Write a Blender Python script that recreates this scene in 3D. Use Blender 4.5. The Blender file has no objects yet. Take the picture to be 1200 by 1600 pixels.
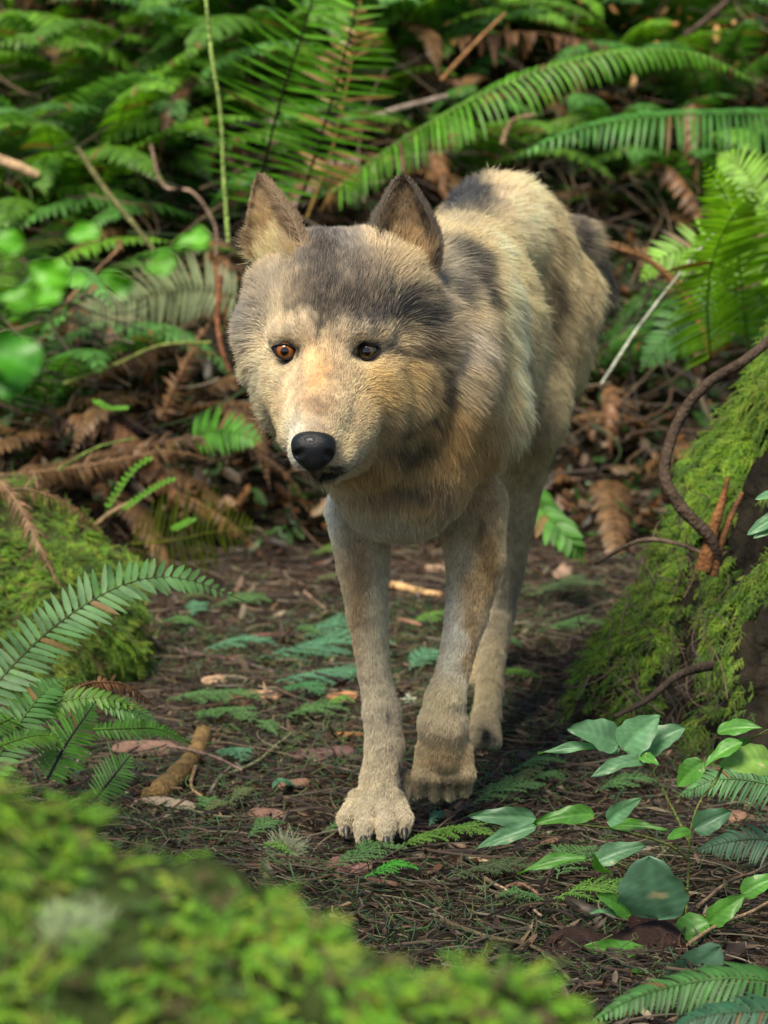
import bpy, math, random
import numpy as np
from mathutils import Vector, Matrix

rng = np.random.default_rng(7)
random.seed(7)
R = math.radians
SC = bpy.context.scene
COL = SC.collection

# ------------------------------------------------------------------ camera, light, exposure
CAM = np.array([0.0, -4.7, 1.33]); PITCH = R(10.5); FPX = 5500.0
cd = bpy.data.cameras.new('camera'); cam = bpy.data.objects.new('camera', cd); COL.objects.link(cam)
cam.location = CAM; cam.rotation_euler = (math.pi/2 - PITCH, 0, 0)
cd.sensor_fit = 'VERTICAL'; cd.sensor_height = 24; cd.lens = FPX/1600*24
cd.clip_start = 0.05; cd.clip_end = 200
cd.dof.use_dof = True; cd.dof.focus_distance = 4.45; cd.dof.aperture_fstop = 4.4
SC.camera = cam

SUN_EL, SUN_AZ = R(56), R(-152)        # azimuth measured from +Y (away) towards +X
world = bpy.data.worlds.new('World'); SC.world = world; world.use_nodes = True
wn = world.node_tree.nodes; wl = world.node_tree.links
sky = wn.new('ShaderNodeTexSky'); sky.sky_type = 'NISHITA'; sky.sun_disc = False
sky.sun_elevation = SUN_EL; sky.sun_rotation = SUN_AZ
bg = wn['Background']; bg.inputs['Strength'].default_value = 0.09
wl.new(sky.outputs[0], bg.inputs['Color'])
sd = bpy.data.lights.new('sun', 'SUN'); sd.energy = 4.9; sd.angle = R(24); sd.color = (1.0, 0.92, 0.74)
sun = bpy.data.objects.new('sun', sd); COL.objects.link(sun)
sdir = Vector((math.sin(SUN_AZ)*math.cos(SUN_EL), math.cos(SUN_AZ)*math.cos(SUN_EL), math.sin(SUN_EL)))
sun.rotation_euler = sdir.to_track_quat('Z', 'Y').to_euler(); sun.location = sdir*20
vs = SC.view_settings; vs.view_transform = 'Standard'; vs.look = 'None'; vs.exposure = 0.9; vs.gamma = 1
SC.render.engine = 'CYCLES'
cy = SC.cycles; cy.use_denoising = True; cy.max_bounces = 8; cy.diffuse_bounces = 4; cy.transmission_bounces = 6
cy.transparent_max_bounces = 8; cy.caustics_reflective = False; cy.caustics_refractive = False
SC.cycles_curves.shape = 'RIBBONS' if hasattr(SC, 'cycles_curves') else 'RIBBONS'

# ------------------------------------------------------------------ measuring helpers
def ray(px, py):
    f = np.array([0, math.cos(PITCH), -math.sin(PITCH)]); u = np.array([0, math.sin(PITCH), math.cos(PITCH)])
    return f + (px-600)/FPX*np.array([1., 0, 0]) - (py-800)/FPX*u
def P(px, py, Y):
    r = ray(px, py); return CAM + r*((Y-CAM[1])/r[1])

_tab = np.random.default_rng(3).random((64, 64, 64)).astype(np.float32)
def vnoise(p, f, off=0.0):
    """smooth lattice noise in 0..1"""
    q = np.asarray(p)*f + off + 100.0
    i = np.floor(q).astype(np.int64); t = q-i; t = t*t*(3-2*t)
    i0 = i & 63; i1 = (i+1) & 63
    def g(a, b, c): return _tab[a[..., 0], b[..., 1], c[..., 2]]
    x, y, z = t[..., 0], t[..., 1], t[..., 2]
    a = g(i0, i0, i0)*(1-x)+g(i1, i0, i0)*x; b = g(i0, i1, i0)*(1-x)+g(i1, i1, i0)*x
    c = g(i0, i0, i1)*(1-x)+g(i1, i0, i1)*x; d = g(i0, i1, i1)*(1-x)+g(i1, i1, i1)*x
    return (a*(1-y)+b*y)*(1-z)+(c*(1-y)+d*y)*z
def fbm(p, f, off=0.0, n=4):
    s = 0; a = .5
    for k in range(n): s = s + a*(vnoise(p, f*2**k, off+k*7.3)-.5); a *= .5
    return s
def nvec(p, f, off=0.0):
    return np.stack([vnoise(p, f, off+k*19.7)-.5 for k in range(3)], -1)*2
def norm(v):
    return v/np.maximum(np.linalg.norm(v, axis=-1, keepdims=True), 1e-9)
def smooth(a, b, x):
    t = np.clip((x-a)/(b-a), 0, 1); return t*t*(3-2*t)

# ------------------------------------------------------------------ objects
def tag(o, label=None, cat=None, group=None, kind=None):
    if label: o['label'] = label
    if cat: o['category'] = cat
    if group: o['group'] = group
    if kind: o['kind'] = kind
    return o
def empty(name, loc, label=None, cat=None, group=None):
    o = bpy.data.objects.new(name, None); COL.objects.link(o); o.location = loc; o.empty_display_size = .05
    return tag(o, label, cat, group)
def link(o, mat, parent):
    COL.objects.link(o)
    if mat is not None: o.data.materials.append(mat)
    if parent is not None:
        o.parent = parent
        # meshes are built in world coordinates: cancel the place of the thing's Empty
        if parent.parent is None: o.matrix_parent_inverse = Matrix.Translation(parent.location).inverted()
    return o

class MB:
    """collects vertices, faces and a colour per vertex; build() links ONE mesh object"""
    def __init__(s): s.v = []; s.f = []; s.c = []; s.n = 0
    def add(s, v, f, c):
        v = np.asarray(v, float).reshape(-1, 3); f = np.asarray(f); c = np.asarray(c, float)
        if c.ndim == 1: c = np.tile(c[:3], (len(v), 1))
        s.v.append(v); s.f.append(f+s.n); s.c.append(c[:, :3]); s.n += len(v)
    def build(s, name, mat, parent=None, smoothf=True):
        me = bpy.data.meshes.new(name)
        V = np.concatenate(s.v); C = np.concatenate(s.c)
        sizes = [np.full(len(f), f.shape[1]) for f in s.f if len(f)]
        loops = np.concatenate([f.reshape(-1) for f in s.f if len(f)]); sz = np.concatenate(sizes)
        me.vertices.add(len(V)); me.vertices.foreach_set('co', V.astype(np.float32).reshape(-1))
        me.loops.add(len(loops)); me.loops.foreach_set('vertex_index', loops.astype(np.int32))
        me.polygons.add(len(sz))
        me.polygons.foreach_set('loop_start', np.concatenate([[0], np.cumsum(sz)[:-1]]).astype(np.int32))
        me.polygons.foreach_set('loop_total', sz.astype(np.int32))
        me.update(calc_edges=True)
        a = me.color_attributes.new('Col', 'FLOAT_COLOR', 'POINT')
        a.data.foreach_set('color', np.concatenate([C, np.ones((len(C), 1))], 1).astype(np.float32).reshape(-1))
        if smoothf: me.polygons.foreach_set('use_smooth', np.ones(len(sz), bool))
        me.update()
        return link(bpy.data.objects.new(name, me), mat, parent)

def hair_obj(name, pts, rad, col, mat, parent=None):
    """one Curves object: pts (N,K,3), rad (N,K), col (N,K,3)"""
    N, K, _ = pts.shape
    hc = bpy.data.hair_curves.new(name); hc.add_curves([K]*N)
    hc.attributes['position'].data.foreach_set('vector', pts.astype(np.float32).reshape(-1))
    ra = hc.attributes.get('radius') or hc.attributes.new('radius', 'FLOAT', 'POINT')
    ra.data.foreach_set('value', rad.astype(np.float32).reshape(-1))
    ca = hc.attributes.new('Col', 'FLOAT_COLOR', 'POINT')
    c4 = np.concatenate([col, np.ones(col.shape[:-1]+(1,))], -1)
    ca.data.foreach_set('color', c4.astype(np.float32).reshape(-1))
    return link(bpy.data.objects.new(name, hc), mat, parent)

# ------------------------------------------------------------------ materials
def nodes(m): m.use_nodes = True; return m.node_tree.nodes, m.node_tree.links
def mat_attr(name, rough=.6, spec=.3, transl=0.0, tcol=(1.25, 1.35, .5), nscale=40, namt=.35, bump=0.0, bscale=200, coat=0.0, sheen=0.0, fixed=None):
    m = bpy.data.materials.new(name); N, L = nodes(m)
    b = N['Principled BSDF']; out = N['Material Output']
    b.inputs['Roughness'].default_value = rough; b.inputs['Specular IOR Level'].default_value = spec
    b.inputs['Coat Weight'].default_value = coat
    at = N.new('ShaderNodeAttribute'); at.attribute_name = 'Col'
    src = at.outputs['Color']
    if namt > 0:
        tc = N.new('ShaderNodeTexCoord'); nt = N.new('ShaderNodeTexNoise'); nt.inputs['Scale'].default_value = nscale; nt.inputs['Detail'].default_value = 3
        L.new(tc.outputs['Object'], nt.inputs['Vector'])
        mr = N.new('ShaderNodeMapRange'); mr.inputs[1].default_value = .3; mr.inputs[2].default_value = .7
        mr.inputs[3].default_value = 1-namt; mr.inputs[4].default_value = 1+namt
        L.new(nt.outputs['Fac'], mr.inputs[0])
        vm = N.new('ShaderNodeVectorMath'); vm.operation = 'SCALE'; L.new(src, vm.inputs[0]); L.new(mr.outputs[0], vm.inputs['Scale'])
        src = vm.outputs[0]
    L.new(src, b.inputs['Base Color'])
    if bump > 0:
        tc = N.new('ShaderNodeTexCoord'); n2 = N.new('ShaderNodeTexNoise'); n2.inputs['Scale'].default_value = bscale; n2.inputs['Detail'].default_value = 6
        L.new(tc.outputs['Object'], n2.inputs['Vector'])
        bp = N.new('ShaderNodeBump'); bp.inputs['Strength'].default_value = bump; bp.inputs['Distance'].default_value = .01
        L.new(n2.outputs['Fac'], bp.inputs['Height']); L.new(bp.outputs[0], b.inputs['Normal'])
    if transl > 0:
        vm = N.new('ShaderNodeVectorMath'); vm.operation = 'MULTIPLY'; L.new(src, vm.inputs[0]); vm.inputs[1].default_value = tcol
        tr = N.new('ShaderNodeBsdfTranslucent'); L.new(vm.outputs[0], tr.inputs['Color'])
        mx = N.new('ShaderNodeMixShader'); mx.inputs[0].default_value = transl
        L.new(b.outputs[0], mx.inputs[1]); L.new(tr.outputs[0], mx.inputs[2]); L.new(mx.outputs[0], out.inputs['Surface'])
    return m
def mat_hair(name, refl=.12, rough=.35):
    m = bpy.data.materials.new(name); N, L = nodes(m); out = N['Material Output']; N.remove(N['Principled BSDF'])
    at = N.new('ShaderNodeAttribute'); at.attribute_name = 'Col'
    d = N.new('ShaderNodeBsdfDiffuse'); L.new(at.outputs['Color'], d.inputs['Color'])
    t = N.new('ShaderNodeBsdfTranslucent'); L.new(at.outputs['Color'], t.inputs['Color'])
    m0 = N.new('ShaderNodeMixShader'); m0.inputs[0].default_value = .38
    L.new(d.outputs[0], m0.inputs[1]); L.new(t.outputs[0], m0.inputs[2])
    h = N.new('ShaderNodeBsdfHair'); h.component = 'Reflection'
    h.inputs['RoughnessU'].default_value = rough; h.inputs['RoughnessV'].default_value = 1.0
    h.inputs['Color'].default_value = (.9, .9, .9, 1)
    m1 = N.new('ShaderNodeMixShader'); m1.inputs[0].default_value = refl
    L.new(m0.outputs[0], m1.inputs[1]); L.new(h.outputs[0], m1.inputs[2]); L.new(m1.outputs[0], out.inputs['Surface'])
    return m

M_FUR = mat_hair('fur', .07, .4)
M_SKIN = mat_attr('hide', .9, .1, namt=.2, nscale=80)
M_NOSE = mat_attr('nose_leather', .38, .35, namt=.2, nscale=200, bump=.3, bscale=700, coat=.10)
M_EYE = mat_attr('eye_gloss', .08, .5, namt=0, coat=.25)
M_CLAW = mat_attr('claw', .4, .4, namt=.2)
# ------------------------------------------------------------------ implicit surfaces
def surface_nets(F, org, h):
    S = F < 0
    nx, ny, nz = F.shape
    cnt = np.zeros((nx-1, ny-1, nz-1), np.int8)
    for dx in (0, 1):
        for dy in (0, 1):
            for dz in (0, 1): cnt += S[dx:nx-1+dx, dy:ny-1+dy, dz:nz-1+dz]
    act = (cnt > 0) & (cnt < 8)
    I = np.argwhere(act); idx = -np.ones(act.shape, np.int64); idx[act] = np.arange(len(I))
    acc = np.zeros((len(I), 3)); num = np.zeros(len(I))
    cs = [(a, b, c) for a in (0, 1) for b in (0, 1) for c in (0, 1)]
    for a in cs:
        for ax in range(3):
            if a[ax] == 1: continue
            b = list(a); b[ax] = 1
            fa = F[I[:, 0]+a[0], I[:, 1]+a[1], I[:, 2]+a[2]]; fb = F[I[:, 0]+b[0], I[:, 1]+b[1], I[:, 2]+b[2]]
            m = (fa < 0) != (fb < 0); t = np.where(m, fa/np.where(m, fa-fb, 1), 0)
            p = np.tile(np.array(a, float), (len(I), 1)); p[:, ax] += t
            acc += p*m[:, None]; num += m
    V = org + (I + acc/num[:, None])*h
    Q = []
    for ax in range(3):
        o1, o2 = (ax+1) % 3, (ax+2) % 3
        sl0 = [slice(None)]*3; sl1 = [slice(None)]*3; sl0[ax] = slice(0, -1); sl1[ax] = slice(1, None)
        ch = S[tuple(sl0)] != S[tuple(sl1)]
        E = np.argwhere(ch); E = E[(E[:, o1] > 0) & (E[:, o2] > 0) & (E[:, o1] < F.shape[o1]-1) & (E[:, o2] < F.shape[o2]-1)]
        def cell(d1, d2):
            e = E.copy(); e[:, o1] -= d1; e[:, o2] -= d2; return idx[e[:, 0], e[:, 1], e[:, 2]]
        q = np.stack([cell(1, 1), cell(0, 1), cell(0, 0), cell(1, 0)], 1)
        fl = ~S[E[:, 0], E[:, 1], E[:, 2]]
        q[fl] = q[fl][:, ::-1]; Q.append(q)
    return V, np.concatenate(Q)

class Prim:
    # capsule a->b with radii; or ellipsoid centre c, radii r, rotation matrix rot (columns = axes)
    def __init__(s, kind, k=.03, flow=None, ln=.03, sub=False, **kw):
        s.kind = kind; s.k = k; s.ln = ln; s.sub = sub; s.__dict__.update(kw)
        if kind == 'cap':
            s.a = np.array(s.a, float); s.b = np.array(s.b, float)
            s.flow = norm(s.b-s.a) if flow is None else norm(np.array(flow, float))
            m = max(s.ra, s.rb); s.lo = np.minimum(s.a, s.b)-m; s.hi = np.maximum(s.a, s.b)+m
        else:
            s.c = np.array(s.c, float); s.r = np.array(s.r, float); s.rot = getattr(s, 'rot', None)
            s.flow = norm(np.array(flow if flow is not None else (0, 1, -.3), float))
            m = s.r.max(); s.lo = s.c-m; s.hi = s.c+m
    def d(s, p):
        if s.kind == 'cap':
            ab = s.b-s.a; t = np.clip(((p-s.a)@ab)/max(ab@ab, 1e-12), 0, 1)
            return np.linalg.norm(p-s.a-t[..., None]*ab, axis=-1)-(s.ra+(s.rb-s.ra)*t)
        q = p-s.c
        if s.rot is not None: q = q@s.rot
        k0 = np.linalg.norm(q/s.r, axis=-1); k1 = np.linalg.norm(q/(s.r*s.r), axis=-1)
        return k0*(k0-1)/np.maximum(k1, 1e-6)
def mesh_prims(prims, h, disp=None):
    lo = np.min([p.lo for p in prims if not p.sub], 0)-.03; hi = np.max([p.hi for p in prims if not p.sub], 0)+.03
    n = np.ceil((hi-lo)/h).astype(int)+1
    F = np.full(n, .08, np.float32); MG = .08
    ax = [lo[i]+h*np.arange(n[i]) for i in range(3)]
    for p in prims:
        a = np.clip(np.floor((p.lo-MG-lo)/h).astype(int), 0, n); b = np.clip(np.ceil((p.hi+MG-lo)/h).astype(int)+1, 0, n)
        if (b <= a).any(): continue
        g = np.stack(np.meshgrid(ax[0][a[0]:b[0]], ax[1][a[1]:b[1]], ax[2][a[2]:b[2]], indexing='ij'), -1)
        d = p.d(g); sl = tuple(slice(a[i], b[i]) for i in range(3)); f = F[sl]; k = p.k
        if p.sub:
            d = -d; hh = np.clip(.5-.5*(f-d)/k, 0, 1); F[sl] = f*(1-hh)+d*hh+k*hh*(1-hh)
        else:
            hh = np.clip(.5+.5*(f-d)/k, 0, 1); F[sl] = f*(1-hh)+d*hh-k*hh*(1-hh)
    return surface_nets(F, lo, h)
def vnormals(V, Q):
    n = np.cross(V[Q[:, 2]]-V[Q[:, 0]], V[Q[:, 3]]-V[Q[:, 1]]); N = np.zeros_like(V)
    for k in range(4): np.add.at(N, Q[:, k], n)
    return norm(N)
def axes(long, upv=(0, 0, 1)):
    """columns: side, long, up"""
    l = norm(np.array(long, float)); s = norm(np.cross(l, upv)); u = np.cross(s, l); return np.stack([s, l, u], 1)

# ------------------------------------------------------------------ wolf
WP = []
def cap(a, b, ra, rb, k=.03, ln=.03, flow=None, sub=False): WP.append(Prim('cap', a=a, b=b, ra=ra, rb=rb, k=k, ln=ln, flow=flow, sub=sub))
def ell(c, r, k=.03, ln=.03, flow=None, rot=None, sub=False): WP.append(Prim('ell', c=c, r=r, k=k, ln=ln, flow=flow, rot=rot, sub=sub))
def chain(pts, k=.03, ln=.012):
    """pts: (point, radius)"""
    for i, ((a, ra), (b, rb)) in enumerate(zip(pts, pts[1:])): cap(a, b, ra+.0025*(i > 0), rb+.0025, k if i == 0 else .006, ln)
AX = norm(np.array([.15, .67, 0.0])); RB = axes(AX)
back = (.18, .8, -.35)
# trunk
ell((.075, .20, .600), (.105, .27, .165), .05, .032, (.25, .8, -.6), RB)
ell((.125, .44, .625), (.085, .23, .135), .06, .032, (.2, .8, -.5), RB)
ell((.183, .70, .690), (.108, .17, .140), .06, .034, (.2, .5, -.8), RB)
cap((.07, .16, .735), (.175, .66, .775), .060, .065, .06, .04, back)
cap((.065, .10, .735), (.10, .26, .74), .062, .05, .04, .045, back)          # withers
ell((.125, .30, .66), (.09, .14, .12), .05, .04, (.25, .8, -.5), RB)          # near ribs
# shoulders and upper arms
cap((.105, .12, .74), (.135, .10, .58), .048, .055, .04, .038, (.15, .5, -.9))
cap((.025, .12, .74), (-.01, .08, .58), .048, .055, .04, .038, (-.15, .5, -.9))
# neck
cap(P(548, 520, -.08), (.06, .14, .70), .085, .105, .06, .045, (.25, .7, -.55))
cap(P(560, 640, -.06), (.055, .08, .60), .080, .105, .05, .040, (.15, .3, -.95))
ell(P(625, 738, -.01), (.088, .075, .088), .05, .022, (.05, -.1, -1))
ell(P(690, 560, .00), (.060, .08, .10), .04, .05, (.5, .45, -.75))
# planted foreleg
FL = [(P(562, 800, .09), .050), (P(567, 880, .07), .034), (P(574, 960, .05), .0250), (P(585, 1050, .03), .0185), (P(596, 1112, .012), .0225),
      (P(601, 1165, .002), .0235), (P(596, 1215, -.010), .0255), (P(590, 1246, -.028), .027)]
FL = [(a, r*.93) for a, r in FL]; chain(FL, .025, .010)
TO = [(541, 1290, -.055, .0105), (568, 1304, -.080, .0115), (603, 1305, -.082, .0115), (632, 1292, -.06, .0105)]
for (x, y, Y, r) in TO:
    cap(P(590+(x-590)*.62, 1246, -.035), P(x, y-12, Y), .0125, r+.0015, .005, .007); cap(P(x, y-12, Y), P(x-1, y+4, Y-.004), r+.0015, r-.001, .004, .005)
cap((P(632, 1215, .02)), P(630, 1240, .01), .012, .010, .01, .008)
# lifted foreleg
FR = [(P(735, 790, .09), .054), (P(743, 870, .07), .039), (P(729, 960, .045), .0265), (P(710, 1040, .015), .0195), (P(696, 1092, -.008), .0245),
      (P(692, 1130, -.005), .0315), (P(694, 1172, .010), .034)]
FR = [(a, r*.93) for a, r in FR]; chain(FR, .025, .010)
for i, x in enumerate((660, 682, 706, 729)):
    cap(P(694+(x-694)*.75, 1168, .002), P(x-1, 1214-3*abs(i-1.5), .000), .0150, .0125, .005, .007)
    cap(P(x-1, 1214-3*abs(i-1.5), .000), P(x-3, 1244-6*abs(i-1.5), .012), .0125, .0095, .004, .006)
# hind leg on the flank side
cap((.230, .70, .66), (.210, .60, .50), .070, .056, .05, .036, (.1, .4, -.9))
cap((.272, .74, .66), (.258, .71, .56), .05, .046, .05, .036, (.1, .4, -.9))
chain([((.210, .60, .50), .060), ((.205, .68, .40), .041), (P(783, 905, .72), .027), (P(777, 955, .72), .022), (P(771, 1010, .66), .0160), (P(765, 1075, .58), .0145), (P(760, 1120, .53), .0165), (P(755, 1150, .49), .0185)], .03, .013)
for dx in (-16, -5, 6, 16):
    cap(P(759+dx*.5, 1140, .50), P(757+dx, 1160, .465), .013, .0105, .007, .007)
# trailing hind leg
chain([((.125, .70, .66), .07), ((.12, .68, .48), .065), ((.135, .80, .36), .042), ((.15, .96, .27), .026), ((.15, .97, .12), .021), ((.15, .95, .045), .024), ((.148, .88, .025), .022)], .03, .013)
# tail
chain([((.20, .82, .76), .038), (P(890, 380, .90), .030), (P(916, 450, .95), .028), (P(890, 535, .98), .026), (P(852, 640, .99), .022), (P(832, 715, 1.0), .016)], .03, .045)
# head
HY = -.12
hf = norm(P(492, 690, -.34)-P(515, 480, -.12))
ell(P(522, 472, -.10), (.080, .095, .080), .03, .026, (.0, .5, .85))
ell(P(515, 515, -.155), (.070, .060, .062), .03, .014, (0, .3, 1))
cap(P(515, 560, -.17), P(498, 650, -.272), .053, .036, .03, .008, (.0, .5, .8))                     # bridge of the muzzle
cap(P(498, 650, -.272), P(493, 688, -.315), .036, .0285, .018, .006, (.0, .5, .7))
cap(P(506, 668, -.24), P(478, 708, -.305), .035, .0205, .016, .007, (-.5, .8, .1))                   # upper lips
cap(P(535, 668, -.230), P(524, 708, -.292), .038, .0265, .016, .007, (.6, .8, .1))
cap(P(535, 700, -.19), P(512, 736, -.27), .038, .0165, .014, .010, (.3, .9, -.3))                  # lower jaw
cap(P(490, 742, -.330), P(548, 741, -.268), .0055, .0050, .005, sub=True)                            # mouth line
cap(P(562, 610, -.185), P(532, 685, -.245), .038, .027, .03, .012, (.4, .8, -.4))
cap(P(452, 610, -.180), P(466, 680, -.250), .030, .022, .03, .012, (-.5, .8, -.3))
# cheeks and ruff
cap(P(472, 585, -.155), P(430, 572, -.095), .044, .036, .03, .028, (-.8, .5, -.45))
cap(P(472, 625, -.155), P(450, 630, -.12), .038, .033, .03, .028, (-.55, .5, -.75))
cap(P(565, 590, -.15), P(618, 575, -.08), .050, .056, .03, .034, (.85, .5, -.35))
cap(P(570, 635, -.16), P(600, 640, -.09), .045, .054, .03, .036, (.5, .5, -.85))
cap(P(440, 450, -.09), P(418, 520, -.08), .036, .037, .03, .028, (-.7, .6, .1))
cap(P(610, 450, -.08), P(640, 510, -.06), .045, .050, .03, .034, (.7, .6, .0))
ell(P(560, 690, -.12), (.05, .05, .045), .03, .045, (.2, .4, -.9))
cap(P(490, 408, -.075), P(580, 404, -.065), .030, .032, .03, .020, (0, .6, .8))
# brows, eye sockets
EYES = [P(446, 549, -.2105), P(574, 550, -.2045)]
EYES = [P(446, 549, -.203), P(573, 550, -.199)]
cap(P(478, 520, -.205), P(436, 524, -.180), .016, .013, .018, .010, (-.6, .3, .8))
cap(P(538, 520, -.205), P(586, 522, -.178), .017, .014, .018, .010, (.6, .3, .8))
for e in EYES: WP.append(Prim('ell', c=e+np.array([0, -.016, .0]), r=(.0165, .022, .0125), k=.012, ln=.004, sub=True))

WV, WQ = mesh_prims(WP, .0046)
WN = vnormals(WV, WQ)
for _ in range(1):
    pass

# coat colours (albedo)
CREAM = (.66, .49, .23); PALE = (.70, .59, .38); WHITE = (.72, .68, .58); TAN = (.47, .32, .155); OCHRE = (.42, .27, .10)
GREY = (.28, .245, .20); DARK = (.075, .066, .060); BROWN = (.23, .155, .095); WARM = (.66, .44, .235); LAV = (.46, .41, .34)
BL = []   # centre, radii, colour, strength
_rel = WV-CAM; _dep = _rel@np.array([0, math.cos(PITCH), -math.sin(PITCH)])
_sx = 600+FPX*_rel[:, 0]/_dep; _sy = 800-FPX*(_rel@np.array([0, math.sin(PITCH), math.cos(PITCH)]))/_dep
def surf(px, py, Y):
    """the point of the coat seen at this place of the photograph, else the point at depth Y"""
    m = np.hypot(_sx-px, _sy-py) < 9
    if not m.any(): return P(px, py, Y)
    k = np.argmin(np.where(m, _dep, 1e9)); return WV[k]
def bl(px, py, Y, rx, rz, col, s=1.0, ry=None):
    c0 = surf(px, py, Y); sc = (c0[1]+4.7)/FPX; BL.append((c0, np.array([rx*sc, (ry if ry else max(rx, rz)*1.3)*sc, rz*sc]), np.array(col), s))
# body
bl(650, 720, .05, 150, 150, (.62, .42, .16), 1.0); bl(560, 790, 0, 60, 60, PALE, .6)
bl(700, 680, .03, 60, 60, (.52, .33, .11), .9); bl(755, 720, .05, 34, 70, (.52, .32, .10), .9)
bl(640, 700, -.03, 50, 18, (.10, .07, .04), .8); bl(700, 790, .03, 26, 50, BROWN, .5); bl(640, 765, -.10, 50, 16, (.2, .13, .07), .6); bl(600, 775, -.10, 30, 26, (.45, .32, .15), .6)
bl(515, 790, .0, 36, 55, (.80, .74, .60), 1.0); bl(600, 835, .0, 90, 26, (.66, .56, .38), .9)
bl(705, 415, .12, 40, 55, (.36, .32, .25), .9, 110); bl(750, 435, .14, 18, 58, (.05, .048, .045), 1.3); bl(722, 392, .14, 18, 26, (.06, .056, .052), 1.1); bl(720, 450, .12, 8, 34, (.10, .09, .08), .8); bl(703, 420, .12, 8, 30, (.5, .44, .33), .8); bl(700, 350, .2, 60, 24, (.55, .46, .3), .9)
bl(690, 470, .1, 18, 30, (.6, .52, .42), .7); bl(728, 540, .05, 44, 46, (.60, .53, .43), 1.0); bl(742, 600, .05, 40, 36, (.56, .45, .29), .9)
bl(830, 480, .45, 80, 190, (.70, .58, .35), .95, 260); bl(795, 470, .35, 20, 110, (.80, .70, .46), .9, 160); bl(775, 385, .3, 20, 50, (.82, .72, .48), .9); bl(835, 680, .4, 34, 50, (.46, .34, .17), .7); bl(900, 560, .6, 30, 120, (.74, .64, .42), .6); bl(812, 560, .4, 10, 90, (.82, .74, .50), .8)  # slim palest blobs paint rim light on shoulder and flank ridges into the coat
bl(815, 325, .6, 75, 60, (.80, .66, .45), .95, 150)
bl(718, 308, .50, 44, 24, (.06, .06, .063), 1.35, 200); bl(680, 312, .5, 40, 24, (.15, .14, .13), 1.0, 160); bl(700, 275, .5, 50, 9, (.6, .48, .33), .8)
bl(888, 320, .8, 22, 50, (.30, .25, .22), .9); bl(905, 370, .85, 24, 50, (.14, .12, .11), .9)
bl(945, 460, .95, 50, 90, (.24, .22, .20), 1.0, 140); bl(955, 470, .97, 26, 80, (.09, .085, .08), .8, 120); BL.append((P(870, 640, .98), np.array([.07, .07, .16]), np.array((.34, .28, .20)), .8))
bl(868, 470, .6, 12, 80, (.26, .18, .09), .7); bl(905, 520, .6, 24, 90, (.5, .38, .2), .6)
# legs
bl(575, 1030, .05, 90, 170, (.60, .52, .38), .85, 300); bl(720, 1030, .05, 90, 150, (.58, .49, .34), .85, 300); bl(780, 1000, .6, 90, 190, (.46, .40, .29), .95, 300); bl(550, 940, .05, 16, 110, TAN, .7); bl(545, 900, .07, 16, 60, TAN, .5)
bl(600, 960, .03, 22, 140, PALE, .6); bl(600, 1130, 0, 60, 70, (.60, .52, .38), .8); bl(590, 1260, -.04, 90, 70, (.58, .50, .36), .9)
bl(765, 870, .07, 26, 100, OCHRE, .85); bl(742, 990, .05, 11, 90, OCHRE, .8); bl(700, 1000, .02, 22, 90, WHITE, .6); bl(722, 1095, -.02, 7, 20, DARK, .6)
bl(690, 1100, -.02, 40, 40, PALE, .7); bl(700, 1190, 0, 60, 45, TAN, .6); bl(693, 1232, .03, 50, 20, BROWN, .6)
bl(600, 1118, -.02, 6, 12, DARK, .45); bl(632, 1215, .01, 8, 26, DARK, .9)
bl(765, 1060, .58, 40, 100, PALE, .7); bl(750, 1155, .49, 14, 22, (.02, .018, .018), 1.0)
# head
bl(520, 570, -.17, 170, 120, (.64, .51, .33), .9); bl(455, 700, -.27, 34, 50, WHITE, .8); bl(545, 700, -.25, 36, 36, PALE, .8)
bl(515, 425, -.14, 110, 50, (.40, .31, .21), .9); bl(580, 450, -.14, 60, 42, (.25, .185, .125), .75); bl(415, 450, -.12, 45, 45, (.42, .35, .26), .8)
bl(506, 430, -.18, 24, 44, (.075, .052, .035), 1.0); bl(506, 472, -.20, 22, 24, (.07, .048, .030), 1.0); bl(470, 455, -.17, 26, 22, BROWN, .5); bl(480, 495, -.2, 22, 12, BROWN, .6); bl(545, 485, -.19, 30, 22, (.15, .11, .08), .8)
bl(628, 486, -.13, 48, 28, (.085, .07, .055), .9); bl(595, 500, -.17, 36, 16, (.07, .055, .045), 1.1); bl(560, 470, -.18, 30, 24, (.11, .08, .055), .8); bl(455, 480, -.18, 30, 14, (.20, .15, .10), .6); bl(665, 500, -.08, 36, 50, (.09, .075, .065), .8)
bl(375, 500, -.07, 26, 50, (.30, .27, .25), .8); bl(400, 505, -.12, 22, 26, (.40, .35, .29), .6)
bl(500, 508, -.22, 7, 30, (.07, .045, .03), 1.2); bl(478, 528, -.21, 13, 30, (.72, .58, .40), 1.0); bl(533, 525, -.205, 13, 24, (.66, .54, .38), .9); bl(570, 522, -.20, 28, 8, (.60, .50, .36), .8)
bl(440, 518, -.20, 26, 8, (.50, .42, .32), .6); bl(412, 520, -.15, 12, 20, (.60, .5, .38), .6)
bl(505, 580, -.24, 28, 40, (.70, .46, .22), .95); bl(478, 560, -.22, 14, 26, (.74, .54, .31), .9); bl(494, 628, -.28, 24, 26, (.42, .28, .16), .8); bl(492, 665, -.3, 24, 12, (.44, .33, .24), .7)
bl(530, 570, -.22, 10, 36, (.30, .2, .11), .5); bl(463, 590, -.2, 8, 40, (.4, .3, .2), .4)
bl(605, 612, -.13, 50, 42, (.62, .45, .20), .9); bl(645, 585, -.08, 34, 34, (.66, .49, .24), .8); bl(395, 600, -.10, 40, 60, (.68, .60, .44), .9); bl(430, 575, -.15, 25, 30, (.70, .58, .4), .7)
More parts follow.
